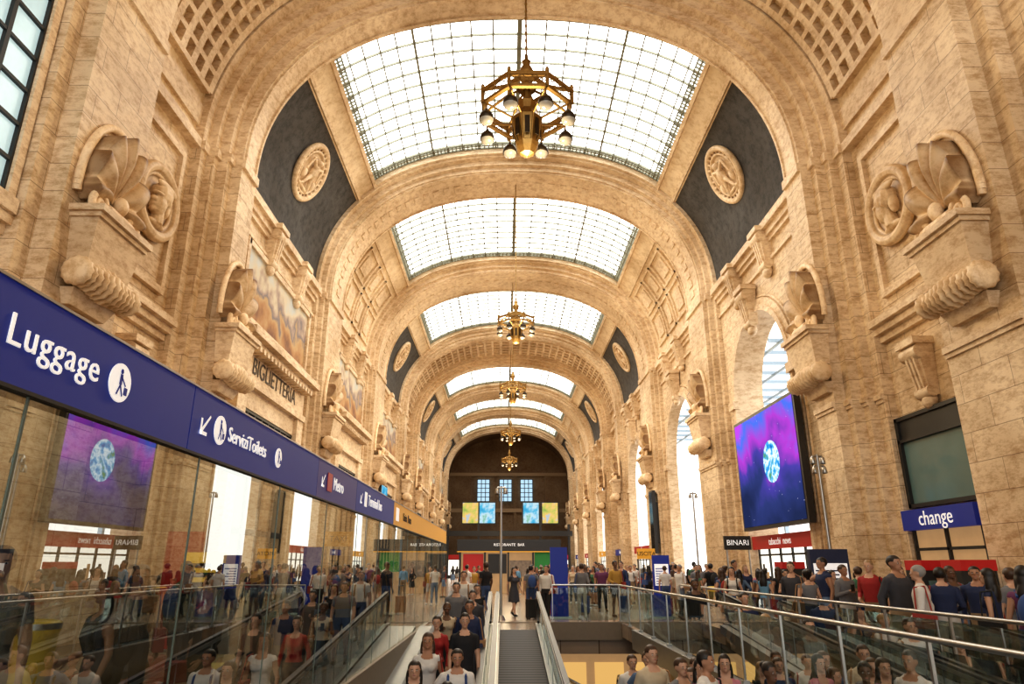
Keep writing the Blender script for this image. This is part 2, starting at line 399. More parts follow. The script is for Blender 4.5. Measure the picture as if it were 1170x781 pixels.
# ------------------------------------------------------------------ walls
WL=MB(); WR=MB(); XO=11.8
def XR(y,a): return 10.75 if y<34 else max(10.12,a+.2)
def arch_wall(mb,x,xo,y0,y1,z1,oy0,oy1,zs,mat=0,trim=1):
    r=(oy1-oy0)/2; c=(oy0+oy1)/2; n=20
    mb.quad((x,y0,0),(x,oy0,0),(x,oy0,z1),(x,y0,z1),mat); mb.quad((x,oy1,0),(x,y1,0),(x,y1,z1),(x,oy1,z1),mat)
    P=[(c-r*cos(pi*i/n),zs+r*sin(pi*i/n)) for i in range(n+1)]
    for i in range(n):
        mb.quad((x,P[i][0],P[i][1]),(x,P[i+1][0],P[i+1][1]),(x,P[i+1][0],z1),(x,P[i][0],z1),mat)
        mb.quad((x,P[i][0],P[i][1]),(x,P[i+1][0],P[i+1][1]),(xo,P[i+1][0],P[i+1][1]),(xo,P[i][0],P[i][1]),trim)
    mb.quad((x,oy0,0),(xo,oy0,0),(xo,oy0,zs),(x,oy0,zs),trim); mb.quad((x,oy1,0),(xo,oy1,0),(xo,oy1,zs),(x,oy1,zs),trim)
    for (r0,r1,pr) in ((r,r+.22,.2),(r+.22,r+.5,.12),(r+.56,r+.64,.07)):
        xi=x-pr
        for i in range(n):
            a0=pi*i/n;a1=pi*(i+1)/n
            q=lambda rr,a,xx:(xx,c-rr*cos(a),zs+rr*sin(a))
            mb.quad(q(r0,a0,xi),q(r0,a1,xi),q(r1,a1,xi),q(r1,a0,xi),trim)
            mb.quad(q(r1,a0,xi),q(r1,a1,xi),q(r1,a1,x),q(r1,a0,x),trim)
            mb.quad(q(r0,a0,xi),q(r0,a1,xi),q(r0,a1,x),q(r0,a0,x),trim)
        for sg in (-1,1):
            ya,yb=sorted((c+sg*r0,c+sg*r1))
            mb.box(xi,x,ya,yb,0,zs,trim)
    for sg in (-1,1):
        ya,yb=sorted((c+sg*(r-.06),c+sg*(r+.6)))
        mb.box(x-.3,x,ya,yb,zs-.35,zs,trim)
for (y0,y1,a,k) in SEC:
    isbay=k in('dark','light')
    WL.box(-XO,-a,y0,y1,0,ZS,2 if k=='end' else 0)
    if isbay:
        c=(y0+y1)/2; r=3.45 if y1-y0>8.3 else 3.0; zs=7.6
        if y0<21: c=26.1; r=2.95; zs=8.5
        arch_wall(WR,a,XR(y0,a),y0,y1,ZS,c-r,c+r,zs)
    else:
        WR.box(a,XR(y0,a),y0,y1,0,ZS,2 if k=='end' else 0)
def wtrim(y0,y1,z0,z1,a,pr,mat=1):
    y0+=.004; y1-=.004
    WL.box(-a-.04,-a+pr,y0,y1,z0,z1,mat); WR.box(a-pr,a+.04,y0,y1,z0,z1,mat)
for (y0,y1,a,k) in SEC:
    if k in('dark','light'):
        wtrim(y0,y1,13.75,14.0,a,.22); wtrim(y0,y1,14.0,14.3,a,.38); wtrim(y0,y1,13.55,13.75,a,.12)
        wtrim(y0,y1,12.85,12.97,a,.1)
    if k=='coffer':
        wtrim(y0,y1,7.9,8.1,a,.3); wtrim(y0,y1,8.1,8.3,a,.45); wtrim(y0,y1,7.7,7.9,a,.15)
        wtrim(y0,y1,14.0,14.3,a,.3)
        ya,yb=y0+.45,y1-.45
        for (p,q,r,s) in ((ya,yb,13.3,13.5),(ya,yb,8.9,9.1),(ya,ya+.2,9.1,13.3),(yb-.2,yb,9.1,13.3)):
            wtrim(p,q,r,s,a,.14)
    if k=='near':
        wtrim(-8.9,11.5,7.5,7.7,a,.12); wtrim(-8.9,11.5,7.7,7.9,a,.22)
    if k=='rib':
        wtrim(y0,y1,14.0,14.3,a,.1)
        wtrim(y0,y1,0,1.1,a,.08,1)
        wtrim(y0,y1,6.0,6.1,a,.05); wtrim(y0,y1,6.1,6.25,a,.1)
for bi,(y0,y1,k) in enumerate(BAYS):
    x=-9.7
    c=(y0+y1)/2; h=(y1-y0)/2
    pa,pb=c-h+1.1,c+h-.9
    WL.box(x,x+.35,pa,pa+.8,0,7.6,1); WL.box(x,x+.35,pb-.8,pb,0,7.6,1)
    WL.box(x,x+.42,pa-.05,pb+.05,7.6,7.85,1); WL.box(x,x+.3,pa,pb,7.85,8.9,1)
    WL.box(x,x+.6,pa-.2,pb+.2,8.9,9.12,1); WL.box(x,x+.85,pa-.4,pb+.4,9.12,9.38,1); WL.box(x,x+.5,pa-.1,pb+.1,9.38,9.6,1)
    for j in range(int((pb-pa)/.4)):
        WL.box(x,x+.72,pa+.1+j*.4,pa+.3+j*.4,8.72,8.9,1)
    WL.box(x,x+.2,pa+.8,pb-.8,6.9,7.6,1)
    WL.box(x,x+.18,pa-.2,pb+.2,9.9,10.05,1); WL.box(x,x+.18,pa-.2,pb+.2,12.5,12.7,1)
    WL.box(x,x+.18,pa-.3,pa-.05,9.9,12.7,1); WL.box(x,x+.18,pb+.05,pb+.3,9.9,12.7,1)
    mu=MB(); mu.box(0,.06,-(pb-pa)/2-.05,(pb-pa)/2+.05,-1.24,1.24); mu.obj('mural_painting',[M_mural],None,Matrix.Translation((x+.02,(pa+pb)/2,11.28)))
    d=MB(); d.box(x+.02,x+.1,pa+.8,pb-.8,4.9,6.9,0)
    for j in range(9):
        yy=pa+.8+(pb-pa-1.6)*j/8; d.box(x+.1,x+.16,yy-.05,yy+.05,4.9,6.9,1)
    for zz in (4.9,5.5,6.2,6.8): d.box(x+.1,x+.17,pa+.8,pb-.8,zz,zz+.09,1)
    d.box(x+.02,x+.1,pa+.8,pb-.8,.02,4.9,2)
    for j in range(5):
        yy=pa+.8+(pb-pa-1.6)*j/4; d.box(x+.1,x+.18,yy-.07,yy+.07,.02,4.9,1)
    d.box(x+.1,x+.2,pa+.8,pb-.8,2.7,2.9,1)
    d.obj('door_%d'%(bi+1),[M_darkwin,M_iron,M_shop])
nw=MB(); x=-9.95
nw.box(x-.02,x+.05,5.4,11.25,8.2,14.2,0)
for j in range(8):
    yy=5.4+5.85*j/7; nw.box(x+.05,x+.13,yy-.05,yy+.05,8.2,14.2,1)
for j in range(9):
    zz=8.2+.75*j; nw.box(x+.05,x+.12,5.4,11.25,zz-.035,zz+.035,1)
nw.obj('window_7',[simple('sky_lit_glass',(.35,.5,.55),.2,emis=.5,ecol=(.6,.78,.8)),M_iron])
WL.box(x,x+.2,11.25,11.45,8.0,14.2,1); WL.box(x,x+.3,5.2,11.45,7.9,8.2,1)
WL.obj('wall_left',[M_wall,M_trim,M_brown,M_brown])
WR.obj('wall_right',[M_wall,M_trim,M_brown,M_brown])

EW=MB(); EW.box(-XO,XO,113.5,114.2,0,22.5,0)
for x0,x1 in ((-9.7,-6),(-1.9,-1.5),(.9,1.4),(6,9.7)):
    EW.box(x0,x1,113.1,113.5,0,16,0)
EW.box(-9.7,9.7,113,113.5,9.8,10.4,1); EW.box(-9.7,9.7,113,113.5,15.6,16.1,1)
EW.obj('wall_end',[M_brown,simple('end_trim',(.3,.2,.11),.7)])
for i,x in enumerate((-4.0,-.4,3.0)):
    w=MB(); w.box(x-1,x+1,112.95,113.02,11.5,15,0)
    for j in range(4): w.box(x-1+.667*j-.06,x-1+.667*j+.06,112.85,112.95,11.5,15,1)
    for j in range(6): w.box(x-1,x+1,112.85,112.95,11.45+.7*j,11.55+.7*j,1)
    w.obj('window_%d'%(8+i),[emit('end_window_glass_%d'%i,(.55,.8,1.0),.9),M_iron])

# ------------------------------------------------------------------ floors
F=MB()
F.box(-XO,-2.94,-9,114,-.9,0,0); F.box(5.06,18,-9,114,-.9,0,0); F.box(-2.94,5.06,23,114,-.9,0,0); F.box(-2.94,5.06,-9,1.2,-.9,0,0)
F.obj('floor',[M_floor])
F2=MB(); F2.box(-XO,XO,-9,40,-4.7,-4.5,0)
F2.obj('floor_lower',[M_concrete])
lw=MB(); lw.box(-2.94,5.06,26,26.2,-4.5,-.9,0)
for j in range(6): lw.box(-2.6+1.3*j,-1.6+1.3*j,25.9,26,-4.4,-1.5,1)
lw.box(-3.0,-2.94,1,26,-4.5,-.9,2); lw.box(5.06,5.12,1,26,-4.5,-.9,2)
lw.obj('wall_lower_level',[M_shop,emit('lower_shopfront',(1,.60,.2),.7),M_concrete])
fas=MB()
fas.box(-2.94,5.06,22.9,23,-.5,0.02,0); fas.box(5.0,5.06,1.2,23,-.6,.02,0); fas.box(-2.94,-2.88,1.2,23,-.6,.02,0)
fas.obj('trim_1',[simple('warm_fascia',(.20,.16,.12),.5)])

# ------------------------------------------------------------------ wall ornaments
def side_M(side,y,z,a):
    if side>0: return Matrix.Translation((a,y,z))@Matrix.Rotation(pi/2,4,'Z')
    return Matrix.Translation((-a,y,z))@Matrix.Rotation(-pi/2,4,'Z')
def shell_mesh():
    mb=MB(); nt,nr=154,16; vs=[];fs=[]
    for j in range(nr+1):
        r=j/nr
        for i in range(nt+1):
            th=D(-114)+D(228)*i/nt
            fl=abs(cos(th*5.5))
            rr=r*(1-.12*(1-fl)*r)
            out=.12+.30*sin(pi*min(1,r*.6+.05))+.24*(fl-.5)*min(1,r*1.7)
            vs.append((rr*.90*sin(th),out,.55+rr*1.62*cos(th) if cos(th)>0 else .55+rr*.8*cos(th)))
    for j in range(nr):
        for i in range(nt):
            a=j*(nt+1)+i; fs.append((a,a+1,a+nt+2,a+nt+1))
    mb.add(vs,fs,0,True)
    rim=[]; base=nr*(nt+1)
    for i in range(nt+1):
        p=vs[base+i]; rim+= [p,(p[0],0,p[2])]
    mb.add(rim,[(2*i,2*i+2,2*i+3,2*i+1) for i in range(nt)],0,True)
    f=lambda t:(.99*sin(t),.06,.55+(1.76*cos(t) if cos(t)>0 else .85*cos(t)))
    for k in range(30):
        th=D(-105+210*k/30); th2=D(-105+210*(k+1)/30)
        mb.cyl(f(th),f(th2),.09,.09,8)
    for sx in (-1,1):
        for (R,rr) in ((.24,.075),(.1,.06)):
            mb.torus(R,rr,20,8,0,Matrix.Translation((sx*.62,.34,.18))@Matrix.Rotation(pi/2,4,'X'))
    mb.cyl((-.42,.36,.16),(.42,.36,.16),.15,.15,14); mb.sph((0,.40,.46),(.16,.16,.22))
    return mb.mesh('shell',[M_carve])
def pedestal_mesh():
    mb=MB()
    mb.frustum(-.72,.72,0,.42,-1.0,-.1,.14,.14)
    mb.box(-.98,.98,0,.70,0,.14); mb.box(-.92,.92,0,.62,-.1,0)
    M=Matrix.Translation((0,.38,-1.28))@Matrix.Rotation(pi/2,4,'Y')
    pr=[(0.0,-1.0),(.22,-1.0),(.30,-.94),(.30,-.86),(.2,-.80)]
    for i in range(9):
        z=-.70+1.40*i/8; R=.36-.08*abs(z)/.70
        pr+= [(R-.09,z-.075),(R-.01,z-.035),(R,z),(R-.01,z+.035),(R-.09,z+.075)]
    pr+= [(.2,.80),(.30,.86),(.30,.94),(.22,1.0),(0,1.0)]
    mb.lathe(pr,24,1,M,True,.05,12)
    mb.frustum(-.6,.6,0,.16,-1.85,-1.55,.14,.12)
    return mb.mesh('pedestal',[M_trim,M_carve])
ME_shell=shell_mesh(); ME_ped=pedestal_mesh()
def shell_at(side,y,a=9.12,z=8.4):
    g=group('shell_console')
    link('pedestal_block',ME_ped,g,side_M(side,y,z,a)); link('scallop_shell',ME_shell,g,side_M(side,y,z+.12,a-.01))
for sd in (-1,1):
    shell_at(sd,13.1,9.2); shell_at(sd,20.1)
    for y in (32.5,45.7,58.6,67.7,80.4,92.8,104.5): shell_at(sd,y)

def remesh(mb,voxel,smooth=2,mats=()):
    me=mb.mesh('tmp',[]); o=bpy.data.objects.new('tmp',me); COL.objects.link(o)
    r=o.modifiers.new('r','REMESH'); r.mode='VOXEL'; r.voxel_size=voxel
    if smooth:
        s=o.modifiers.new('s','SMOOTH'); s.factor=.5; s.iterations=smooth
    dg=bpy.context.evaluated_depsgraph_get(); dg.update()
    nm=bpy.data.meshes.new_from_object(o.evaluated_get(dg))
    bpy.data.objects.remove(o); bpy.data.meshes.remove(me)
    nm.materials.clear()
    for m in mats: nm.materials.append(m)
    nm.polygons.foreach_set('use_smooth',[True]*len(nm.polygons))
    return nm
def medal_head_mesh():
    mb=MB(); R=Matrix.Rotation(-pi/2,4,'X')
    mb.lathe([(0.01,-.0),(.72,.0),(.72,.08),(.01,.08)],40,0,R)
    mb.torus(.78,.13,40,8,0,Matrix.Translation((0,.14,0))@Matrix.Rotation(pi/2,4,'X'))
    mb.torus(.62,.045,40,8,0,Matrix.Translation((0,.12,0))@Matrix.Rotation(pi/2,4,'X'))
    mb.sph((-.02,.2,.14),(.30,.24,.30)); mb.sph((.08,.2,-.10),(.22,.2,.28)); mb.cyl((-.04,.14,-.5),(.0,.2,-.1),.17,.13)
    mb.sph((.29,.22,-.06),(.08,.08,.055)); mb.sph((.23,.22,-.17),(.07,.08,.03)); mb.sph((.2,.2,-.27),(.09,.1,.07)); mb.sph((-.08,.28,.36),(.42,.08,.10)); mb.sph((-.26,.2,-.08),(.09,.12,.22))
    mb.sph((.22,.26,.07),(.18,.12,.035)); mb.sph((-.05,.14,-.52),(.34,.12,.09)); mb.sph((-.12,.36,.0),(.05,.06,.08))
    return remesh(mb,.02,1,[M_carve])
def medal_rosette_mesh():
    mb=MB(); R=Matrix.Rotation(-pi/2,4,'X')
    mb.lathe([(0.01,0),(1.0,0),(1.0,.06),(.01,.06)],48,0,R)
    for rr,tt in ((1.0,.11),(.78,.05)):
        mb.torus(rr,tt,48,8,0,Matrix.Translation((0,.1,0))@Matrix.Rotation(pi/2,4,'X'))
    for k in range(24):
        a=2*pi*k/24; mb.sph((.89*cos(a),.12,.89*sin(a)),.05,8,6)
    mb.sph((0,.15,.05),(.15,.2,.32)); mb.sph((0,.19,.44),(.11,.16,.13))
    for s in (-1,1):
        mb.cyl((s*.1,.20,.22),(s*.46,.18,.42),.07,.045); mb.cyl((s*.46,.18,.42),(s*.52,.18,-.1),.05,.035)
        mb.cyl((s*.07,.19,-.15),(s*.3,.18,-.6),.09,.05); mb.sph((s*.48,.14,-.3),(.08,.12,.18))
    mb.cyl((-.42,.14,-.64),(.42,.14,-.64),.05,.05)
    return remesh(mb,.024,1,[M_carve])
ME_mh=medal_head_mesh(); ME_mr=medal_rosette_mesh()
for sd in (-1,1):
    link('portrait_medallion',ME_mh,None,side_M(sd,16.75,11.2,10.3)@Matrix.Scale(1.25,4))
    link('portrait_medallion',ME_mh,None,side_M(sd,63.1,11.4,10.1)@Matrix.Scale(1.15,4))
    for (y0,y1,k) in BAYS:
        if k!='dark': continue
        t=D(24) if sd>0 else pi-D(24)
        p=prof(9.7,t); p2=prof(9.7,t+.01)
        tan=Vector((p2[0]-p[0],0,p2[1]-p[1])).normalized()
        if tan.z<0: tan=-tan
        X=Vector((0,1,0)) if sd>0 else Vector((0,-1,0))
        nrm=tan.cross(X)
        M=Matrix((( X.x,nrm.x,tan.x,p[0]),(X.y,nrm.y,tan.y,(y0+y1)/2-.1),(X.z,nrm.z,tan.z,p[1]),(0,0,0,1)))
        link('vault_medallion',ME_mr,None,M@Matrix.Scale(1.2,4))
def bracket_mesh():
    mb=MB()
    mb.frustum(-.2,.2,0,.18,0,1.0,.06,.14)
    mb.box(-.32,.32,0,.42,1.0,1.14)
    mb.cyl((-.27,.26,.86),(.27,.26,.86),.15,.15,12)
    mb.cyl((-.22,.14,.08),(.22,.14,.08),.12,.12,12)
    for s in (-.12,0,.12): mb.frustum(s-.03,s+.03,0,.24,.1,.8,0,.13)
    mb.sph((0,.1,-.08),(.2,.12,.16),10,6)
    return mb.mesh('bracket',[M_trim])
ME_br=bracket_mesh()
for sd in (-1,1):
    for (y0,y1,k) in BAYS:
        for j in range(2):
            y=y0+(y1-y0)*(.33+.37*j)
            link('scroll_bracket',ME_br,None,side_M(sd,y,12.55,9.7)@Matrix.Scale(1.45,4))
        if sd>0:
            link('keystone',ME_br,None,side_M(sd,26.1 if y0<21 else (y0+y1)/2,10.9,9.65)@Matrix.Scale(1.5,4))
    link('keystone',ME_br,None,side_M(sd,16.7,5.75,10.3)@Matrix.Scale(1.3,4))

# ------------------------------------------------------------------ text
def textM(mode,loc):
    if mode=='L': R=Matrix(((0,0,1),(1,0,0),(0,1,0)))
    elif mode=='R': R=Matrix(((0,0,-1),(-1,0,0),(0,1,0)))
    else: R=Matrix(((1,0,0),(0,0,-1),(0,1,0)))
    return Matrix.Translation(loc)@R.to_4x4()
def text(body,size,mode,loc,mat,parent=None,name='lettering',align='LEFT',sp=1):
    c=bpy.data.curves.new(name,'FONT'); c.body=body; c.size=size; c.extrude=.004; c.align_x=align; c.align_y='CENTER'
    c.resolution_u=3; c.space_character=sp
    c.materials.append(mat)
    o=bpy.data.objects.new(name,c); COL.objects.link(o); o.matrix_world=textM(mode,loc)
    if parent: o.parent=parent
    return o
text('BIGLIETTERIA',.85,'L',(-9.38,23.1,8.35),M_text_dark,None,'carved_inscription')

# ------------------------------------------------------------------ left sign + glass partition
XG=-2.94
sg=group('directional_sign')
s=MB(); z0,z1=2.525,3.01
s.box(XG-.12,XG+.02,.6,5.12,z0,z1,0); s.box(XG-.12,XG+.02,5.135,8.8,z0,z1,0)
s.box(XG-.12,XG+.02,8.815,11.2,z0,z1,1); s.box(XG-.12,XG+.02,11.215,15.1,z0,z1,0); s.box(XG-.12,XG+.02,15.115,29,z0,z1,2)
s.box(XG-.13,XG+.03,.6,29,z1,z1+.015,3); s.box(XG-.13,XG+.03,.6,29,z0-.02,z0,4)
s.obj('panel',[M_blue,M_purple,M_yellow,M_steel,M_iron],sg)
zc=(z0+z1)/2; XT=XG+.025
text('Luggage',.225,'L',(XT,3.10,zc+.01),M_white,sg,sp=1.1)
text('ServiziToilets',.18,'L',(XT,5.85,zc),M_white,sg)
text('Metro',.24,'L',(XT,9.65,zc),M_white,sg)
text('Terminal bus',.26,'L',(XT,12.2,zc),M_white,sg)
text('Uscita  Piazza',.26,'L',(XT,16.5,zc),M_text_dark,sg)
def icon_luggage(y,r=.14):
    mb=MB(); M=Matrix.Translation((XT,y,zc))@Matrix.Rotation(pi/2,4,'Y')
    mb.cyl((0,0,0),(0,0,.006),r,r,32,0,M)
    x=XT+.008
    mb.sph((x,y,zc+r*.6),(.003,r*.14,r*.14),8,6,1)
    def bar(ya,za,yb,zb,w):
        d=Vector((0,yb-ya,zb-za)).normalized(); n=Vector((0,-d.z,d.y))*w
        mb.quad((x,ya-n.y,za-n.z),(x,ya+n.y,za+n.z),(x,yb+n.y,zb+n.z),(x,yb-n.y,zb-n.z),1)
    bar(y,zc+r*.45,y,zc-r*.1,.016); bar(y,zc-r*.1,y-.03,zc-r*.65,.008); bar(y,zc-r*.1,y+.035,zc-r*.65,.008); bar(y,zc+r*.35,y+.06,zc-r*.1,.007)
    mb.box(x,x+.001,y+.045,y+.085,zc-r*.55,zc-r*.15,1)
    mb.obj('pictogram',[M_white,M_blue],sg)
icon_luggage(4.1,.12); icon_luggage(7.2,.10); icon_luggage(5.66,.12)
def arrow(y):
    mb=MB(); x=XT+.002; w=.014
    a=.08
    mb.add([(x,y+a,zc+a-w),(x,y+a-w,zc+a),(x,y-a-w*.3,zc-a+w*1.3),(x,y-a+w*1.3,zc-a-w*.3)],[(0,1,2,3)])
    mb.box(x,x+.002,y-a-w,y+a*.4,zc-a-w,zc-a+w); mb.box(x,x+.002,y-a-w,y-a+w,zc-a-w,zc+a*.4)
    mb.obj('arrow',[M_white],sg)
arrow(5.38); arrow(9.1); arrow(11.6)
mm=MB(); mm.box(XT,XT+.006,9.3,9.55,zc-.12,zc+.12); mm.obj('metro_square',[M_red],sg)
mm=MB(); mm.box(XT,XT+.006,11.85,12.05,zc-.12,zc+.12); mm.box(XT,XT+.006,15.4,15.8,zc-.14,zc+.14); mm.obj('icon_squares',[M_white],sg)

gp=group('glass_partition')
g=MB(); fr=MB()
y=1.35
while y<28.9:
    g.quad((XG,y+.008,-1.0),(XG,y+2.022,-1.0),(XG,y+2.022,z0),(XG,y+.008,z0))
    fr.box(XG-.008,XG+.004,y-.008,y+.008,-1,z0,1)
    y+=2.03
fr.box(XG-.06,XG+.04,.6,29,-1.05,-.98,0)
for yy in (16.8,29): fr.box(XG-.06,XG-.01,yy-.03,yy+.03,-.9,z0,0)
g.obj('glass_panes',[M_glassw],gp); fr.obj('frame',[M_steel,M_seam],gp)

# ------------------------------------------------------------------ moving ramps
M_skirt=simple('walkway_skirt',(.22,.22,.22),.4,.6)
def ramp(name,x0,x1,ya,za,yb,zb):
    g=group(name); mb=MB(); gl=MB()
    mb.sbox(x0+.14,x1-.14,ya,za-.12,za,yb,zb-.12,zb,1)
    for (p,q) in ((x0,x0+.14),(x1-.14,x1)):
        mb.sbox(p,q,ya,za-.5,za+.14,yb,zb-.5,zb+.14,3)
        c=(p+q)/2
        gl.add([(c,ya,za+.14),(c,yb,zb+.14),(c,yb,zb+.92),(c,ya,za+.92)],[(0,1,2,3)])
        mb.sbox(c-.045,c+.045,ya,za+.95,za+1.0,yb,zb+.95,zb+1.0,2)
        mb.sbox(c-.055,c+.055,ya,za+.88,za+.95,yb,zb+.88,zb+.95,0)
        for (ye,ze,s) in ((ya,za,1 if ya>yb else -1),(yb,zb,-1 if ya>yb else 1)):
            pts=[(ye+s*.38*sin(pi*k/10),ze+.58+.39*cos(pi*k/10)) for k in range(11)]
            for k in range(10):
                mb.cyl((c,pts[k][0],pts[k][1]),(c,pts[k+1][0],pts[k+1][1]),.04,.04,8,2)
            gl.add([(c,ye,ze+.2)]+[(c,a,b) for a,b in pts],[tuple(range(12))])
            mb.box(p,q,min(ye,ye+s*.5),max(ye,ye+s*.5),ze-.3,ze+.14,0)
    n=int(abs(yb-ya)/1.4)
    for i in range(1,n):
        t=i/n; yy=ya+(yb-ya)*t; zz=za+(zb-za)*t
        for c in (x0+.07,x1-.07): mb.box(c-.008,c+.008,yy-.01,yy+.01,zz+.14,zz+.92,0)
    mb.obj('truss_and_handrails',[M_steel,M_belt,M_black,M_skirt],g); gl.obj('balustrade_glass',[M_glassb],g)
YT=20.5
ZR=lambda y:-.108*(YT-y) if y<YT else 0
ramp('moving_walkway',-2.1,-.86,YT,0,3,ZR(3))
ramp('moving_walkway',-.80,.48,YT,0,3,ZR(3))
ramp('moving_walkway',3.45,4.75,YT,0,3,ZR(3))
ZR3=lambda y:-.25-.1*(y-1)
ramp('moving_walkway',1.1,2.9,2,ZR3(2),22,ZR3(22))
fb=MB(); fb.box(-2.94,.6,YT+.02,23,-.4,-.005); fb.box(3.1,5.06,YT+.02,23,-.4,-.005); fb.obj('floor_landing',[M_floor])
cl=MB(); cl.sbox(.50,.72,YT,-.1,.12,3,ZR(3)-.1,ZR(3)+.12); cl.sbox(-2.88,-2.12,YT,-.1,.1,3,ZR(3)-.1,ZR(3)+.1); cl.obj('walkway_cladding',[M_skirt])
def balustrade(name,pts,h=1.1,zb=0):
    g=group(name); mb=MB(); gl=MB()
    for (p,q) in zip(pts[:-1],pts[1:]):
        p=Vector((*p,0)); q=Vector((*q,0)); d=q-p; L=d.length; d.normalize(); n=max(1,int(round(L/1.6)))
        mb.cyl((p.x,p.y,zb+h),(q.x,q.y,zb+h),.027,.027,10)
        for i in range(n+1):
            c=p+d*(L*i/n); mb.box(c.x-.015,c.x+.015,c.y-.018,c.y+.018,zb,zb+h,0)
            mb.box(c.x-.05,c.x+.05,c.y-.05,c.y+.05,zb,zb+.05,0)
            if i<n:
                a=p+d*(L*i/n+.04); b=p+d*(L*(i+1)/n-.04)
                gl.add([(a.x,a.y,zb+.06),(b.x,b.y,zb+.06),(b.x,b.y,zb+h-.08),(a.x,a.y,zb+h-.08)],[(0,1,2,3)])
    mb.obj('posts_and_rail',[M_steel],g); gl.obj('panes',[M_glassb],g)
balustrade('glass_balustrade',[(3.1,3),(3.1,23)])
balustrade('glass_balustrade',[(5.12,3),(5.12,23.4)])
balustrade('glass_balustrade',[(.98,23.1),(3.1,23.1)])
bm=MB(); bm.box(3.0,3.2,1.2,YT,-.5,0,0); bm.obj('trim_2',[M_skirt])

# ------------------------------------------------------------------ chandelier
M_lampg=simple('lamp_glass',(.25,.23,.2),.12,noise=.1,emis=.08,ecol=(1,.85,.6))
def chandelier_mesh(chain):
    mb=MB()
    def ring(R,z,h,t,mat=0,n=8,off=pi/8):
        for k in range(n):
            a0=off+2*pi*k/n;a1=off+2*pi*(k+1)/n
            p=[(R*cos(a0),R*sin(a0)),(R*cos(a1),R*sin(a1)),((R-t)*cos(a1),(R-t)*sin(a1)),((R-t)*cos(a0),(R-t)*sin(a0))]
            vs=[(x,y,z) for x,y in p]+[(x,y,z+h) for x,y in p]
            mb.add(vs,[(0,3,2,1),(4,5,6,7),(0,1,5,4),(1,2,6,5),(2,3,7,6),(3,0,4,7)],mat)
    mb.cyl((0,0,1.6),(0,0,chain),.03,.03,8,0)
    for k in range(int((chain-2.4)/.27)): mb.sph((0,0,2.3+k*.27),(.045,.045,.09),6,5,0)
    mb.lathe([(0,2.1),(.05,2.05),(.06,1.85),(.14,1.8),(.10,1.7),(.20,1.5),(.22,1.35),(.12,1.15),(.1,.95),(.26,.9),(.28,.84),(.0,.82)],16,0)
    ring(.60,.74,.14,.07); ring(1.32,.0,.09,.12); ring(1.40,.32,.08,.09); ring(1.36,.42,.05,.05)
    off=pi/8
    for k in range(8):
        a=off+2*pi*k/8; c,s=cos(a),sin(a)
        mb.cyl((.2*c,.2*s,.88),(.58*c,.58*s,.82),.04,.04,6,0)
        mb.cyl((.56*c,.56*s,.82),(1.34*c,1.34*s,.40),.05,.045,6,0)
        mb.cyl((1.34*c,1.34*s,.0),(1.34*c,1.34*s,.47),.055,.055,8,0)
        mb.sph((1.34*c,1.34*s,.52),(.06,.06,.09),8,6,0)
        mb.cyl((1.28*c,1.28*s,.03),(.36*c,.36*s,-.25),.035,.035,6,0)
        a1=off+2*pi*(k+1)/8; p=Vector((1.37*c,1.37*s,0)); q=Vector((1.37*cos(a1),1.37*sin(a1),0))
        for j in range(3):
            u=p.lerp(q,j/3); v=p.lerp(q,(j+1)/3)
            mb.cyl((u.x,u.y,.1),(v.x,v.y,.32),.014,.014,5,0); mb.cyl((u.x,u.y,.32),(v.x,v.y,.1),.014,.014,5,0)
        R=1.22; cx,cy=R*c,R*s; zz=-.02
        mb.cyl((cx,cy,zz+.05),(cx,cy,zz-.22),.03,.03,6,0)
        mb.lathe([(.0,.06),(.05,.05),(.07,-.02),(.14,-.06),(.20,-.16),(.215,-.28),(.19,-.29)],14,1,Matrix.Translation((cx,cy,zz-.22)))
        mb.lathe([(.20,-.28),(.17,-.36),(.09,-.41),(0,-.42)],14,2,Matrix.Translation((cx,cy,zz-.22)))
    mb.lathe([(.10,.9),(.12,.5),(.30,.34),(.26,.1),(.34,-.05),(.44,-.2),(.40,-.5),(.28,-.95),(.34,-1.0),(.30,-1.12),(.2,-1.3),(.05,-1.36),(0,-1.37)],8,0,Matrix.Rotation(pi/8,4,'Z'),False)
    for k in range(8):
        a=2*pi*k/8+pi/8
        mb.cyl((.45*cos(a),.45*sin(a),-.2),(.29*cos(a),.29*sin(a),-1.0),.035,.03,6,0)
        a+=pi/8
        mb.box(-.07,.07,-.012,.012,-.85,-.3,1,Matrix.Translation((.385*cos(a),.385*sin(a),0))@Matrix.Rotation(a+pi/2,4,'Z'))
    return mb.mesh('chandelier',[M_bronze,M_bronzeD,M_lampg])
ME_ch=chandelier_mesh(8.4); ME_ch2=chandelier_mesh(11.4)
for y in (16.4,32.5,46,63,80.4):
    if y<20: link('chandelier',ME_ch,None,Matrix.Translation((0.05,y,13.85)))
    else: link('chandelier',ME_ch2,None,Matrix.Translation((0,y,13.2))@Matrix.Scale(.72,4))
    l=bpy.data.lights.new('chandelier_bulbs','POINT'); l.energy=900; l.color=(1,.80,.5); l.shadow_soft_size=.6
    o=bpy.data.objects.new('chandelier_light',l); COL.objects.link(o); o.location=(0,y,11.5)

# ------------------------------------------------------------------ video screen
vs=group('video_screen')
v=MB(); v.box(9.2,9.42,22.4,28.65,3.0,7.35,0); v.obj('housing',[M_black],vs)
for yy in (23.4,28.3): 
    b=MB(); b.box(9.42,9.75,yy-.1,yy+.1,3.4,7.2); b.obj('mount',[M_iron],vs)
v=MB(); v.box(-.01,0,-2.98,2.98,-2.05,2.05,0); v.obj('display',[M_space],vs,Matrix.Translation((9.19,25.52,5.18)))
v=MB(); v.cyl((0,0,0),(-.012,0,0),.76,.76,40,0); v.obj('planet_image',[M_earth],vs,Matrix.Translation((9.175,24.9,5.3)))

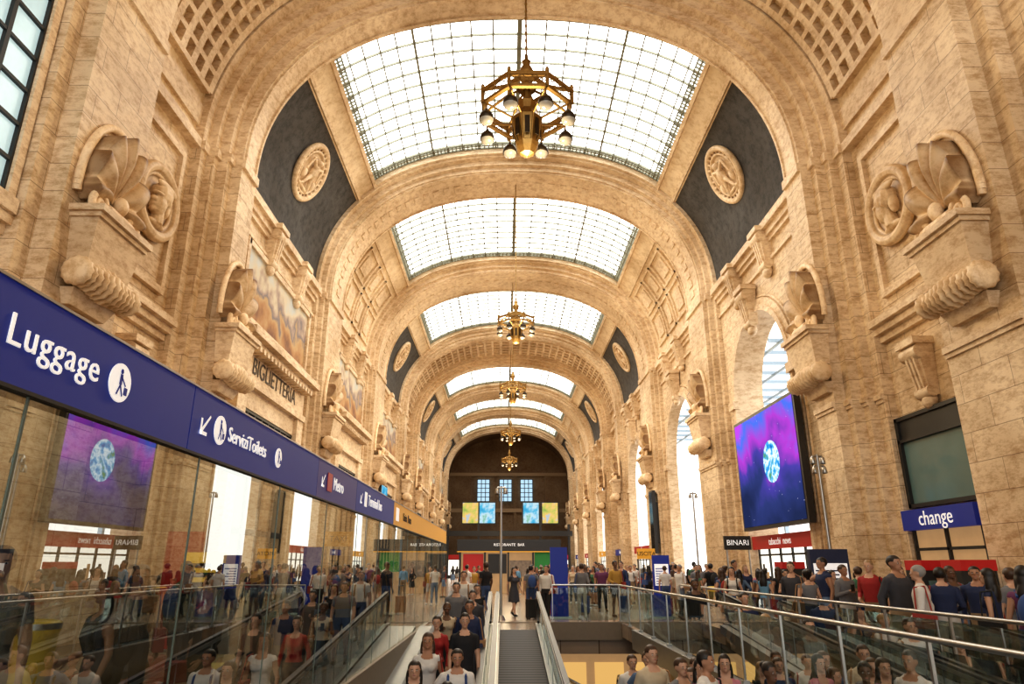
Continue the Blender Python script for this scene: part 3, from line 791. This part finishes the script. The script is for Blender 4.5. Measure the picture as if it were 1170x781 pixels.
# ------------------------------------------------------------------ shop fronts
def shopfront(y0,y1,x,sign,signmat,wmat,h=2.55,txt=M_white,ts=.42):
    g=group('shop_front'); mb=MB()
    mb.box(x-.05,x+.02,y0,y1,0,h,1)
    n=max(2,int((y1-y0)/1.1))
    for j in range(n+1):
        yy=y0+(y1-y0)*j/n; mb.box(x-.12,x-.05,yy-.04,yy+.04,0,h,0)
    mb.box(x-.12,x-.05,y0,y1,2.05,2.12,0); mb.box(x-.12,x-.05,y0,y1,0,.25,0)
    for j in range(n):
        yy=y0+(y1-y0)*(j+.5)/n
        for q in range(4): mb.box(x-.08,x-.05,yy-.4+.2*q,yy-.25+.2*q,.7+.1*((j+q)%3),1.3+.15*((j*2+q)%4),2+((j+q)%3))
        mb.box(x-.075,x-.05,yy-.4,yy+.42,.3,.62,4)
    mb.obj('glazing',[M_iron,wmat,M_goods,M_darkwin,M_shop],g)
    mb=MB(); mb.box(x-.3,x,y0-.1,y1+.1,h,h+.5,0); mb.obj('fascia',[signmat],g)
    text(sign,ts,'R',(x-.31,(y0+y1)/2,h+.25),txt,g,'lettering','CENTER')
shopfront(15.6,18.3,10.2,'change',M_blue,M_shop,ts=.5)
w=MB(); x=10.25
w.box(x-.03,x+.04,15.6,18.3,3.2,4.85,0); w.box(x-.06,x+.04,15.6,18.3,4.85,5.4,1)
for (a,b,c,d) in ((15.5,18.38,3.12,3.22),(15.5,18.38,5.4,5.5),(15.5,15.62,3.12,5.5),(18.26,18.38,3.12,5.5),(15.5,18.38,4.82,4.9)): w.box(x-.12,x+.04,a,b,c,d,1)
w.obj('window_11',[M_winglass,M_iron])
shopfront(23.3,28.9,9.9,'tabacchi  news',M_red,M_whitelamp,ts=.36,h=2.3)
shopfront(3,10.5,9.85,'farmacia',M_green,M_shop)
shopfront(49.9,55.6,9.9,'caffe',M_red,M_whitelamp)
shopfront(60.5,66,10.05,'libreria',M_blue,M_shop)
for i,(ya,yb,sx) in enumerate(((71,75.6,9.8),(84.9,89.2,9.8),(96.4,101,9.8))):
    shopfront(ya,yb,sx,'bar',[M_yellow,M_red,M_blue][i],M_whitelamp)
cn=MB()
for y in range(24,62,2):
    cn.box(12.5,22,y,y+.1,12.2,12.4,0)
for x in range(13,23,2): cn.box(x,x+.1,24,62,12.1,12.25,0)
for y in range(24,60,8): cn.box(21.8,22.1,y,y+.3,0,12.3,0)
cn.obj('steel_canopy',[simple('blue_grey_steel',(.35,.45,.55),.4,.3)])

k=group('kiosk'); mb=MB()
mb.box(-3.6,3.1,46,50,2.5,3.3,0); mb.box(-3.4,2.9,46.3,50,.0,2.5,1)
for x in (-3.4,-1.8,-.3,1.3,2.8): mb.box(x-.06,x+.06,45.95,46.3,0,2.6,0)
mb.box(-3.2,-1.9,46.1,46.3,.9,2.4,2); mb.box(-1.6,-.4,46.1,46.3,1.2,2.4,0); mb.box(1.4,2.7,46.1,46.3,1.3,2.5,4); mb.box(-.2,1.2,46.1,46.3,1.0,2.0,6)
mb.box(-3.6,3.1,45.9,46,2.5,2.56,5)
mb.obj('stand',[M_black,M_shop,M_red,M_whitelamp,M_green,M_yellow,M_goods],k)
text('RISTORANTE  BAR',.24,'F',(-.25,45.88,2.95),M_white,k,'lettering','CENTER')
ab=group('advert_boards')
mb=MB(); mb.box(-6.6,-1.8,99.6,99.9,7.2,10.3,0); mb.box(1.9,7.2,99.6,99.9,7.2,10.3,0)
mb.box(-9,9,99.5,100,5.6,6.3,0)
for x in (-8.5,-4.2,4.5,8.5): mb.box(x-.15,x+.15,99.6,99.9,0,7.2,0)
mb.obj('frame',[M_black],ab)
for (x,m) in ((-5.4,M_adA),(-3.0,M_adB),(3.2,M_adB),(5.9,M_adA)):
    mb=MB(); mb.box(-1.1,1.1,-.05,0,-1.4,1.4); mb.obj('poster',[m],ab,Matrix.Translation((x,99.55,8.75)))
for i,x in enumerate((-7,-3.5,0,3.5,7)):
    mb=MB(); mb.box(x-1.5,x+1.5,101,103,0,3,0); mb.box(x-1.4,x+1.4,100.9,101,.4,2.4,1+i%2); mb.box(x-1.5,x+1.5,100.85,101,2.5,3.1,3+i%2)
    mb.obj('market_stall',[M_black,M_whitelamp,M_shop,M_red,M_yellow])
mb=MB(); mb.box(-9.1,-8.9,47.2,49.6,4,7,0); mb.box(-8.9,-8.88,47.3,49.5,4.1,6.9,1); mb.box(-9.7,-9.1,48,48.8,5,6,0); mb.obj('wall_display',[M_black,M_adB])
mb=MB(); mb.box(8.75,8.95,43.8,44.9,2.4,6.2,0); mb.box(8.74,8.75,43.9,44.8,2.5,6.1,1); mb.box(8.95,9.15,44,44.7,3,5.5,0); mb.obj('wall_display',[M_black,M_darkwin])

# ------------------------------------------------------------------ furniture
placed=[]
def totem(x,y,w,h,mat,rows=True):
    g=group('information_totem',(0,0,0)); mb=MB()
    mb.box(x-w/2,x+w/2,y-.08,y+.08,.05,h,0); mb.box(x-w/2-.1,x+w/2+.1,y-.2,y+.2,0,.05,1)
    if rows:
        mb.box(x-w/2+.06,x+w/2-.06,y-.09,y-.08,.9,h-.35,2)
        for j in range(int((h-1.35)/.1)): mb.box(x-w/2+.1,x+w/2-.1-.1*(j%3),y-.1,y-.09,.95+j*.1,.985+j*.1,0)
    mb.obj('board',[mat,M_steel,M_white],g); placed.extend([(x,y),(x-.3,y),(x+.3,y)])
totem(1.35,25,.6,2.3,M_blue,False)
totem(7.9,18.6,1.0,2.1,simple('navy_board',(.02,.03,.08),.4)); totem(6.0,30,.7,2.1,M_blue)
totem(-7.5,15.6,.75,2.4,M_red,False)
tp=group('notice_sign'); mb=MB(); mb.box(-7.0,-6.2,14.57,14.63,.55,1.95,0); mb.cyl((-6.6,14.6,0),(-6.6,14.6,.6),.03); mb.cyl((-6.6,14.6,0),(-6.6,14.6,.03),.2,.2,20)
for j in range(6): mb.box(-6.9,-6.3-.08*(j%3),14.55,14.57,.75+j*.18,.84+j*.18,1)
mb.obj('panel',[simple('bright_yellow_notice',(.9,.55,.05),.5,emis=.5),M_text_dark],tp); placed.append((-6.6,14.6))
def bin_(x,y):
    mb=MB(); mb.lathe([(0,0),(.22,0),(.24,.05),(.26,.8),(.28,.85),(.28,.95),(.18,.98),(.17,.9)],20,0,Matrix.Translation((x,y,0))); mb.lathe([(.281,.86),(.285,.94)],20,1,Matrix.Translation((x,y,0)))
    mb.obj('litter_bin',[simple('yellow_plastic',(.7,.5,.06),.4),M_steel]); placed.append((x,y))
bin_(-7.0,10.3); bin_(7,26)
def ticket_machine(x,y):
    mb=MB(); mb.box(x-.35,x+.35,y-.3,y+.3,.04,1.6,1); mb.box(x-.37,x+.37,y-.32,y+.32,0,.05,1); mb.box(x-.25,x+.25,y-.32,y-.3,1.0,1.4,2); mb.box(x+.05,x+.25,y-.32,y-.3,.7,.9,0); mb.box(x-.2,x+.0,y-.32,y-.3,.35,.5,2); mb.box(x-.35,x+.35,y-.33,y+.3,1.6,1.8,0)
    mb.obj('ticket_machine',[M_red,M_iron,M_winglass]); placed.append((x,y))
ticket_machine(8.55,14.0); ticket_machine(8.5,15.2); ticket_machine(8.3,22.2)
def pole(x,y,h):
    mb=MB(); mb.cyl((x,y,0),(x,y,h),.05,.035,10); mb.cyl((x,y,0),(x,y,.15),.16,.1,14); mb.cyl((x-.14,y,h-.05),(x+.14,y,h-.05),.03,.03,8)
    for s in (-.14,.14): mb.lathe([(.02,.0),(.06,-.05),(.08,-.2),(.07,-.22)],12,0,Matrix.Translation((x+s,y,h-.05)))
    mb.obj('floor_lamp_post',[M_steel]); placed.append((x,y))
pole(8.35,19.4,4.7); pole(8.6,19.9,4.5); pole(8.4,33,5); pole(-.66,24,4.3)
def hsign(x,y,z,w,h,mat,body,tm=M_white):
    g=group('hanging_sign'); mb=MB(); mb.box(x-w/2,x+w/2,y-.06,y+.06,z,z+h,0)
    for s in (-1,1): mb.cyl((x+s*w*.42,y,0),(x+s*w*.42,y,z),.03,.03,8,1); placed.append((x+s*w*.42,y))
    mb.obj('board',[mat,M_steel],g); text(body,h*.55,'F',(x,y-.07,z+h/2),tm,g,'lettering','CENTER')
hsign(7.4,24.2,2.2,.9,.45,M_black,'BINARI'); hsign(6.6,36,2.0,.9,.5,M_yellow,'USCITA',M_text_dark); hsign(-5.2,20,2.2,.8,.4,M_yellow,'TAXI',M_text_dark)

# ------------------------------------------------------------------ people
SK=simple('skin_light',(.52,.31,.21),.55,noise=.06); SK2=simple('skin_tan',(.38,.2,.12),.55,noise=.06); SK3=simple('skin_dark',(.14,.07,.04),.55,noise=.06)
HR=[simple('hair_black',(.012,.009,.008),.5),simple('hair_brown',(.05,.025,.013),.5),simple('hair_blond',(.3,.19,.09),.5),simple('hair_grey',(.25,.24,.23),.6)]
def fab(n,c): return simple('fabric_'+n,c,.85,noise=.15,scale=14)
TOPS=[fab('black',(.015,.015,.018)),fab('navy',(.02,.03,.08)),fab('white',(.62,.60,.57)),fab('grey',(.16,.16,.17)),fab('red',(.32,.025,.025)),fab('sky',(.14,.3,.46)),fab('pink',(.5,.2,.24)),fab('cream',(.5,.42,.3)),fab('green',(.05,.14,.08)),fab('charcoal_top',(.05,.05,.06)),fab('dusty_blue',(.08,.13,.22)),fab('mustard',(.4,.24,.05)),fab('plum',(.14,.04,.1))]
TW=[8,5,5,4,2,1,1,2,1,5,3,1,1]
BOTS=[fab('jeans',(.04,.07,.16)),fab('black_trousers',(.02,.02,.022)),fab('khaki',(.28,.2,.12)),fab('charcoal',(.06,.06,.07)),fab('pale_jeans',(.15,.22,.34)),fab('white_trousers',(.5,.48,.45))]
SH=[fab('shoe_black',(.02,.02,.02)),fab('shoe_white',(.6,.6,.6)),fab('shoe_brown',(.14,.07,.03))]
EYEW=simple('eye_white',(.6,.58,.55),.3,noise=0); EYED=simple('eye_dark',(.02,.015,.01),.2,noise=0); LIP=simple('lips',(.36,.13,.11),.5,noise=0)
BAG=[fab('bag_red',(.3,.04,.03)),fab('bag_black',(.02,.02,.02)),fab('bag_tan',(.35,.2,.1)),fab('bag_blue',(.04,.08,.22))]
def person_mesh(sex='m',pose='stand',hair='short',sleeve='short',legs='long',bag=None):
    mb=MB(); segs=[]
    f=sex=='f'
    def limb(lab,p0,p1,r0,r1):
        mb.cyl(p0,p1,r0,r1,12); mb.sph(p0,r0,12,8); mb.sph(p1,r1,12,8); segs.append((lab,Vector(p0),Vector(p1),r0,r1))
    if f: rings=[(.84,.13,.10,.01),(.90,.165,.115,.01),(.97,.16,.115,.01),(1.08,.122,.09,0),(1.18,.125,.092,0),(1.28,.15,.118,-.015),(1.36,.162,.10,0),(1.415,.155,.08,0),(1.45,.10,.06,.01),(1.49,.05,.05,.01)]
    else: rings=[(.84,.13,.10,.005),(.90,.155,.11,.005),(.98,.155,.11,0),(1.08,.148,.105,-.005),(1.2,.16,.11,-.005),(1.32,.184,.12,0),(1.395,.190,.10,.005),(1.44,.155,.08,.01),(1.475,.10,.065,.01),(1.51,.055,.055,.01)]
    n=20; vs=[];fs=[]
    for (z,rx,ry,cy) in rings:
        for q in range(n):
            a=2*pi*q/n; vs.append((rx*math.copysign(abs(cos(a))**.85,cos(a)),cy+ry*math.copysign(abs(sin(a))**.85,sin(a)),z))
    for j in range(len(rings)-1):
        for q in range(n): fs.append((j*n+q,j*n+(q+1)%n,(j+1)*n+(q+1)%n,(j+1)*n+q))
    fs.append(tuple(range(n-1,-1,-1))); fs.append(tuple(range((len(rings)-1)*n,len(rings)*n)))
    mb.add(vs,fs)
    segs.append(('torso',Vector((0,0,.93)),Vector((0,0,1.40)),.15,.15))
    if f:
        for s in (-1,1): mb.sph((s*.065,-.085,1.27),(.062,.055,.06))
    limb('neck',(0,.012,1.44),(0,-.002,1.57),.05,.047)
    mb.sph((0,0,1.652),(.075,.094,.100),18,14); mb.sph((0,-.032,1.585),(.054,.058,.062),14,10)
    mb.sph((0,-.098,1.628),(.012,.018,.022),8,6); mb.sph((0,-.09,1.645),(.009,.012,.03),8,6)
    for s in (-1,1): mb.sph((s*.077,.006,1.635),(.012,.02,.03),8,6)
    mb.sph((0,-.086,1.588),(.024,.012,.012),8,6); mb.sph((0,-.075,1.55),(.024,.02,.018),8,6)
    segs.append(('head',Vector((0,-.01,1.60)),Vector((0,0,1.67)),.08,.09))
    mb.sph((0,.016,1.670),(.084,.099,.095),16,12)
    if hair=='long':
        mb.sph((0,.055,1.56),(.088,.06,.14),12,10); mb.sph((0,.085,1.42),(.105,.05,.14),12,10)
        for s in (-1,1): mb.sph((s*.078,.015,1.52),(.028,.045,.13),10,8)
    if hair=='bun':
        mb.sph((0,.11,1.71),.05,10,8)
    hx=.088
    if pose=='walk': L=[((-hx,0,.9),(-hx-.005,-.12,.50),(-hx,-.22,.10)),((hx,0,.9),(hx+.005,.02,.49),(hx,.27,.16))]
    elif pose=='walk2': L=[((-hx,0,.9),(-hx,.02,.49),(-hx,.2,.13)),((hx,0,.9),(hx+.01,-.1,.50),(hx,-.14,.09))]
    else: L=[((-hx,0,.9),(-hx-.02,-.015,.49),(-hx-.035,.01,.09)),((hx,0,.9),(hx+.015,-.03,.49),(hx+.03,-.01,.09))]
    th=.088 if f else .085
    for (a,b,c) in L:
        limb('thigh',a,b,th,.058)
        limb('shin',b,c,.056,.038)
        m_=Vector(b).lerp(Vector(c),.3); mb.sph((m_.x,m_.y+.018,m_.z),(.052,.052,.11),10,8)
        back=c[2]>.12
        toe=(c[0]*1.15,c[1]-.15,.035) if not back else (c[0]*1.1,c[1]-.11,.035)
        limb('foot',(c[0],c[1]+.03,c[2]-.045),toe,.042,.034)
    if legs=='skirt' or legs=='dress':
        rg=[(1.02,.125,.10),(.9,.18,.13),(.7,.21,.16),(.52,.235,.18)]; vs=[];fs=[]
        for (z,rx,ry) in rg:
            for q in range(24):
                a=2*pi*q/24; w=1+.04*cos(8*a)*(1.02-z); vs.append((rx*w*cos(a),ry*w*sin(a),z))
        for j in range(3):
            for q in range(24): fs.append((j*24+q,j*24+(q+1)%24,(j+1)*24+(q+1)%24,(j+1)*24+q))
        fs.append(tuple(range(24))); fs.append(tuple(range(95,71,-1)))
        mb.add(vs,fs)
    sx=.158 if f else .178; sz=1.388
    if pose=='phone': A=[((-sx,0,sz),(-.235,-.0,1.13),(-.12,-.23,1.22)),((sx,0,sz),(.235,.03,1.12),(.235,-.05,.87))]
    elif pose in('walk','walk2'): A=[((-sx,0,sz),(-.235,.10,1.14),(-.245,.08,.88)),((sx,0,sz),(.235,-.03,1.12),(.22,-.20,.93))]
    elif pose=='bag': A=[((-sx,0,sz),(-.24,.03,1.13),(-.19,-.17,1.06)),((sx,0,sz),(.235,.02,1.12),(.24,-.06,.87))]
    elif pose=='hip': A=[((-sx,0,sz),(-.34,.05,1.18),(-.19,-.06,1.0)),((sx,0,sz),(.24,.02,1.12),(.25,-.06,.87))]
    elif pose=='point': A=[((-sx,0,sz),(-.27,-.20,1.28),(-.22,-.42,1.40)),((sx,0,sz),(.24,.02,1.12),(.25,-.06,.87))]
    else: A=[((-sx,0,sz),(-.235,.02,1.12),(-.24,-.06,.87)),((sx,0,sz),(.235,.02,1.12),(.24,-.05,.87))]
    ra=.044 if f else .052
    hands=[]
    for i,(a,b,c) in enumerate(A):
        limb('uarm',a,b,ra+.004,ra-.01); limb('farm',b,c,ra-.009,.025)
        d=(Vector(c)-Vector(b)).normalized()
        limb('hand',tuple(Vector(c)+d*.02),tuple(Vector(c)+d*.075),.027,.030); hands.append((Vector(c),d,-1 if i==0 else 1))
    nm=remesh(mb,.0135,2,[])
    nv=len(nm.vertices); co=np.empty(nv*3); nm.vertices.foreach_get('co',co); co=co.reshape(-1,3)
    no=np.array([v.normal[:] for v in nm.vertices])
    best=np.full(nv,1e9); lab=np.zeros(nv,int); tt=np.zeros(nv)
    names=[]
    for i,(l,p,q,r0,r1) in enumerate(segs):
        p=np.array(p);q=np.array(q);d=q-p; u=np.clip(((co-p)@d)/(d@d),0,1); ds=np.linalg.norm(co-(p+u[:,None]*d),axis=1)/(r0+(r1-r0)*u)
        m=ds<best; best[m]=ds[m]; lab[m]=i; tt[m]=u[m]; names.append(l)
    names=np.array(names)[lab]
    mat=np.zeros(nv,int)
    X,Y,Z=co[:,0],co[:,1],co[:,2]
    waist=1.0
    tor=(names=='torso')
    mat[tor&(Z>=waist)]=2; mat[tor&(Z<waist)]=3
    mat[(names=='neck')&(Z<1.455)]=2
    neckz=1.452 if not f else 1.425
    mat[(tor|(names=='neck'))&(Z>neckz-.35*np.maximum(0,-Y))&(np.abs(X)<.078)]=0
    ua=names=='uarm'; fa=names=='farm'
    if sleeve=='long': mat[ua|fa]=2
    elif sleeve=='short': mat[ua&(tt<.6)]=2
    else: mat[ua&(tt<.12)]=2
    tg=names=='thigh'; sn=names=='shin'
    mat[tg]=3
    if legs=='long': mat[sn]=3; mat[sn&(tt>.93)]=4
    elif legs=='shorts': mat[tg&(tt>.75)]=0
    else: mat[sn&(Z>.515)]=3
    if legs=='dress': mat[mat==3]=2
    mat[names=='foot']=4
    hr=((Z>1.70)|((Y>.012)&(Z>1.585))|((Y>-.05)&(Z>1.655)))&(Z>1.5)
    mat[hr]=1
    if hair=='long':
        mat[(Z>1.30)&(Y>.086)&(np.abs(X)<.11)]=1
        mat[(Z>1.44)&(Y>.045)&(np.abs(X)<.11)]=1
        mat[(Z>1.455)&(np.abs(X)>.062)&(np.abs(X)<.112)&(Y>-.03)]=1
    elif hair=='bun': mat[(Z>1.52)&(Y>.03)]=1
    off=np.where((mat==2),.009,0)+np.where(mat==3,.008,0)+np.where(mat==4,.006,0)+np.where(mat==1,.006,0)
    co=co+no*off[:,None]
    co[:,2]=np.where(co[:,2]<.004,.004,co[:,2])
    fm=[int(np.bincount(mat[list(p.vertices)]).argmax()) for p in nm.polygons]
    ex=MB()
    ex.v=[tuple(c) for c in co]; ex.f=[tuple(p.vertices) for p in nm.polygons]; ex.m=fm; ex.s=[True]*len(fm)
    bpy.data.meshes.remove(nm)
    for (c,d,sd) in hands:
        side=Vector((0,1,0)) if abs(d.y)<.7 else Vector((0,0,1))
        wd=(side-d*side.dot(d)).normalized(); inw=Vector((-sd,0,0)); inw=(inw-d*inw.dot(d)).normalized()
        for k,(o_,ln) in enumerate(((-.026,.066),(-.009,.074),(.009,.07),(.025,.055))):
            p=c+d*.075+wd*o_; q=p+d*ln*.5+inw*.006; r=q+d*ln*.45+inw*.018
            ex.cyl(p,q,.0095,.0085,6,0); ex.cyl(q,r,.0085,.007,6,0); ex.sph(tuple(q),.0088,6,5,0); ex.sph(tuple(r),.0072,6,5,0)
        p=c+d*.03-wd*.024; q=p+d*.032-wd*.022+inw*.008; r=q+d*.028+inw*.01-wd*.004
        ex.cyl(p,q,.0115,.010,6,0); ex.cyl(q,r,.010,.008,6,0); ex.sph(tuple(q),.0102,6,5,0); ex.sph(tuple(r),.0082,6,5,0)
    for s_ in (-1,1):
        ex.sph((s_*.030,-.086,1.643),(.013,.007,.008),8,6,6); ex.sph((s_*.030,-.0915,1.643),(.0065,.004,.0065),8,6,5)
        ex.sph((s_*.030,-.090,1.662),(.019,.006,.004),8,6,1)
    ex.sph((0,-.098,1.588),(.022,.006,.007),8,6,7)
    if bag=='backpack':
        ex.sph((0,.2,1.2),(.15,.11,.23),14,10,8)
        for s_ in (-1,1):
            pts=[(s_*.11,.1,1.38),(s_*.115,.0,1.45),(s_*.12,-.09,1.40),(s_*.125,-.125,1.25),(s_*.13,-.06,1.08)]
            for a,b in zip(pts[:-1],pts[1:]): ex.cyl(a,b,.018,.018,6,8)
    if bag=='shoulder':
        ex.box(.20,.30,-.16,.16,.84,1.08,8)
        pts=[(.26,-.1,1.08),(.2,-.08,1.43),(.17,.06,1.45),(.26,.1,1.08)]
        for a,b in zip(pts[:-1],pts[1:]): ex.cyl(a,b,.012,.012,6,8)
    if pose=='phone': ex.box(-.145,-.075,-.33,-.30,1.22,1.36,5)
    return ex.mesh('person_body',[SK,HR[0],TOPS[0],BOTS[0],SH[0],EYED,EYEW,LIP,BAG[0]])
V=[('man',person_mesh('m','stand','short','short','long')),
   ('man',person_mesh('m','walk','short','short','shorts','backpack')),
   ('man',person_mesh('m','phone','short','long','long')),
   ('man',person_mesh('m','walk2','short','long','long','shoulder')),
   ('man',person_mesh('m','hip','short','short','long','backpack')),
   ('woman',person_mesh('f','stand','long','none','long','shoulder')),
   ('woman',person_mesh('f','walk','long','short','dress')),
   ('woman',person_mesh('f','phone','bun','none','skirt','shoulder')),
   ('woman',person_mesh('f','bag','long','none','shorts','backpack')),
   ('woman',person_mesh('f','walk2','bun','long','long')),
   ('man',person_mesh('m','point','short','none','shorts')),
   ('woman',person_mesh('f','hip','long','long','skirt')),
   ('man',person_mesh('m','bag','short','long','shorts','shoulder'))]
def person(x,y,z=0,rot=0,vi=None,top=None,bot=None,hair=None,skin=None,sc=None):
    if vi is None: vi=random.randrange(len(V))
    nm,me=V[vi]
    o=link(nm,me)
    o.location=(x,y,z); o.rotation_euler=(0,0,rot)
    s=sc or ((random.uniform(.93,1.06)) if nm=='man' else random.uniform(.86,.98))
    w_=s*random.uniform(.93,1.12)
    o.scale=(w_,w_,s)
    sk=skin if skin is not None else random.choices([0,1,2],[6,3,1])[0]
    ch={0:[SK,SK2,SK3][sk],1:HR[hair] if hair is not None else random.choices(HR,[6,5,1,1])[0],2:TOPS[top] if top is not None else random.choices(TOPS,TW)[0],
        3:BOTS[bot] if bot is not None else random.choice(BOTS),4:random.choice(SH),8:random.choice(BAG)}
    for i,m in ch.items():
        o.material_slots[i].link='OBJECT'; o.material_slots[i].material=m
    placed.append((x,y)); return o
def free(x,y,d=.55): return all((x-a)**2+(y-b)**2>d*d for a,b in placed)
def scatter(n,x0,x1,y0,y1,zf=None,d=.6,face=None):
    c=0;tr=0
    while c<n and tr<n*60:
        tr+=1; x=random.uniform(x0,x1); y=random.uniform(y0,y1)
        if not free(x,y,d): continue
        r=random.gauss(0,.5) if face is None else face+random.gauss(0,.3)
        if face is None and random.random()<.4: r+=pi
        person(x,y,zf(y) if zf else 0,r); c+=1
person(-1.72,8.4,ZR(8.4),.2,7,9,1,1); person(-1.22,9.0,ZR(9.0),-.1,8,12,0,0)
person(-1.72,9.9,ZR(9.9),.1,6,4,0,0); person(-1.2,10.5,ZR(10.5),.1,4,2,0,0)
person(-1.7,11.3,ZR(11.3),0,5,2,0,1); person(-1.2,12.3,ZR(12.3),.1,0,0,1,0); person(-1.72,12.9,ZR(12.9),0,9,4,1,0)
person(-1.2,13.9,ZR(13.9),0,3,1,3,0); person(-1.7,14.8,ZR(14.8),.1,7,7,1,1); person(-1.22,15.7,ZR(15.7),0,2,9,3,0)
person(-1.65,16.8,ZR(16.8),0,0,3,0,0); person(-1.2,17.7,ZR(17.7),0,5,0,0,0); person(-1.6,18.9,ZR(18.9),0,1,2,0,1)
scatter(12,1.45,2.55,8.6,13,ZR3,.5,0)
scatter(13,3.85,4.35,5.5,19,ZR,.62,0)
scatter(34,-2.6,4.8,24,44,None,.55)
scatter(18,-2.8,5,51,90,None,.8)
person(6.3,7.9,0,.4,0,5,0,0); person(7.1,8.6,0,-.5,4,2,2,1); person(5.9,8.9,0,2.6,8,12,0,0)
# irregular clusters on the right
for (cx,cy,n) in ((6.4,11,6),(7.6,12.6,3),(6.3,14.8,6),(7.2,17,4),(6.2,20,7),(7.5,23,6),(6.4,27.5,8),(7.6,31,7),(6.5,36,8)):
    scatter(n,max(5.6,cx-1.1),min(8.3,cx+1.1),cy-1.1,cy+1.1,None,.48)
scatter(16,5.5,8.6,41,80,None,.7)
person(-4.55,8.0,0,.5,5,0,1,0,1,.97); person(-3.9,6.2,0,-.8,8,9,1,0); person(-4.3,5.4,0,.6,0,3,0,0); person(-3.6,7.6,0,-.5,9,0,1,1)
for (cx,cy,n) in ((-4.4,10,5),(-5.8,11.8,4),(-4.4,14,6),(-4.6,18,7),(-6.5,21,5),(-4.5,25,7),(-6,31,6),(-5,37,6)):
    scatter(n,max(-8.3,cx-1.3),min(-3.5,cx+1.3),cy-1.2,cy+1.2,None,.5)
scatter(6,-8.4,-4,42,80,None,.8)
def suitcase(x,y,z,mat,rot=0):
    mb=MB(); mb.box(-.2,.2,-.12,.12,.05,.62,0); 
    for k in range(5): mb.box(-.16+.08*k-.012,-.16+.08*k+.012,-.13,.13,.08,.6,0)
    for sx in (-.15,.15):
        mb.cyl((sx-.02,-.08,.028),(sx+.02,-.08,.028),.028,.028,10,1); mb.cyl((sx-.02,.08,.028),(sx+.02,.08,.028),.028,.028,10,1)
        mb.cyl((sx*.6,.09,.6),(sx*.6,.09,.98),.009,.009,6,1)
    mb.cyl((-.1,.09,.98),(.1,.09,.98),.016,.016,8,1)
    mb.obj('suitcase',[mat,M_black],None,Matrix.Translation((x,y,z))@Matrix.Rotation(rot,4,'Z'))
for (x,y,m) in ((.9,26.2,0),(2.4,27,3),(6.2,9.6,1),(7.2,14.6,3),(-4.3,8.9,0),(-1.5,27,2),(.4,24.4,1),(2.2,24.3,0)):
    if free(x,y,.35): suitcase(x,y,0,BAG[m],random.uniform(-.6,.6))

# ------------------------------------------------------------------ world + camera
w=bpy.data.worlds.new('world'); scn.world=w; w.use_nodes=True
nt=w.node_tree; bg=nt.nodes.get('Background') or nt.nodes.new('ShaderNodeBackground')
bg.inputs[0].default_value=(1.0,.97,.92,1); bg.inputs[1].default_value=2.0
cam=bpy.data.cameras.new('camera'); co_=bpy.data.objects.new('camera',cam); COL.objects.link(co_)
cam.sensor_width=36; cam.lens=24.0; cam.clip_start=.05; cam.clip_end=400
co_.location=(-.54,0,1.7); co_.rotation_euler=(radians(90+18.1),0,radians(-.6))
scn.camera=co_
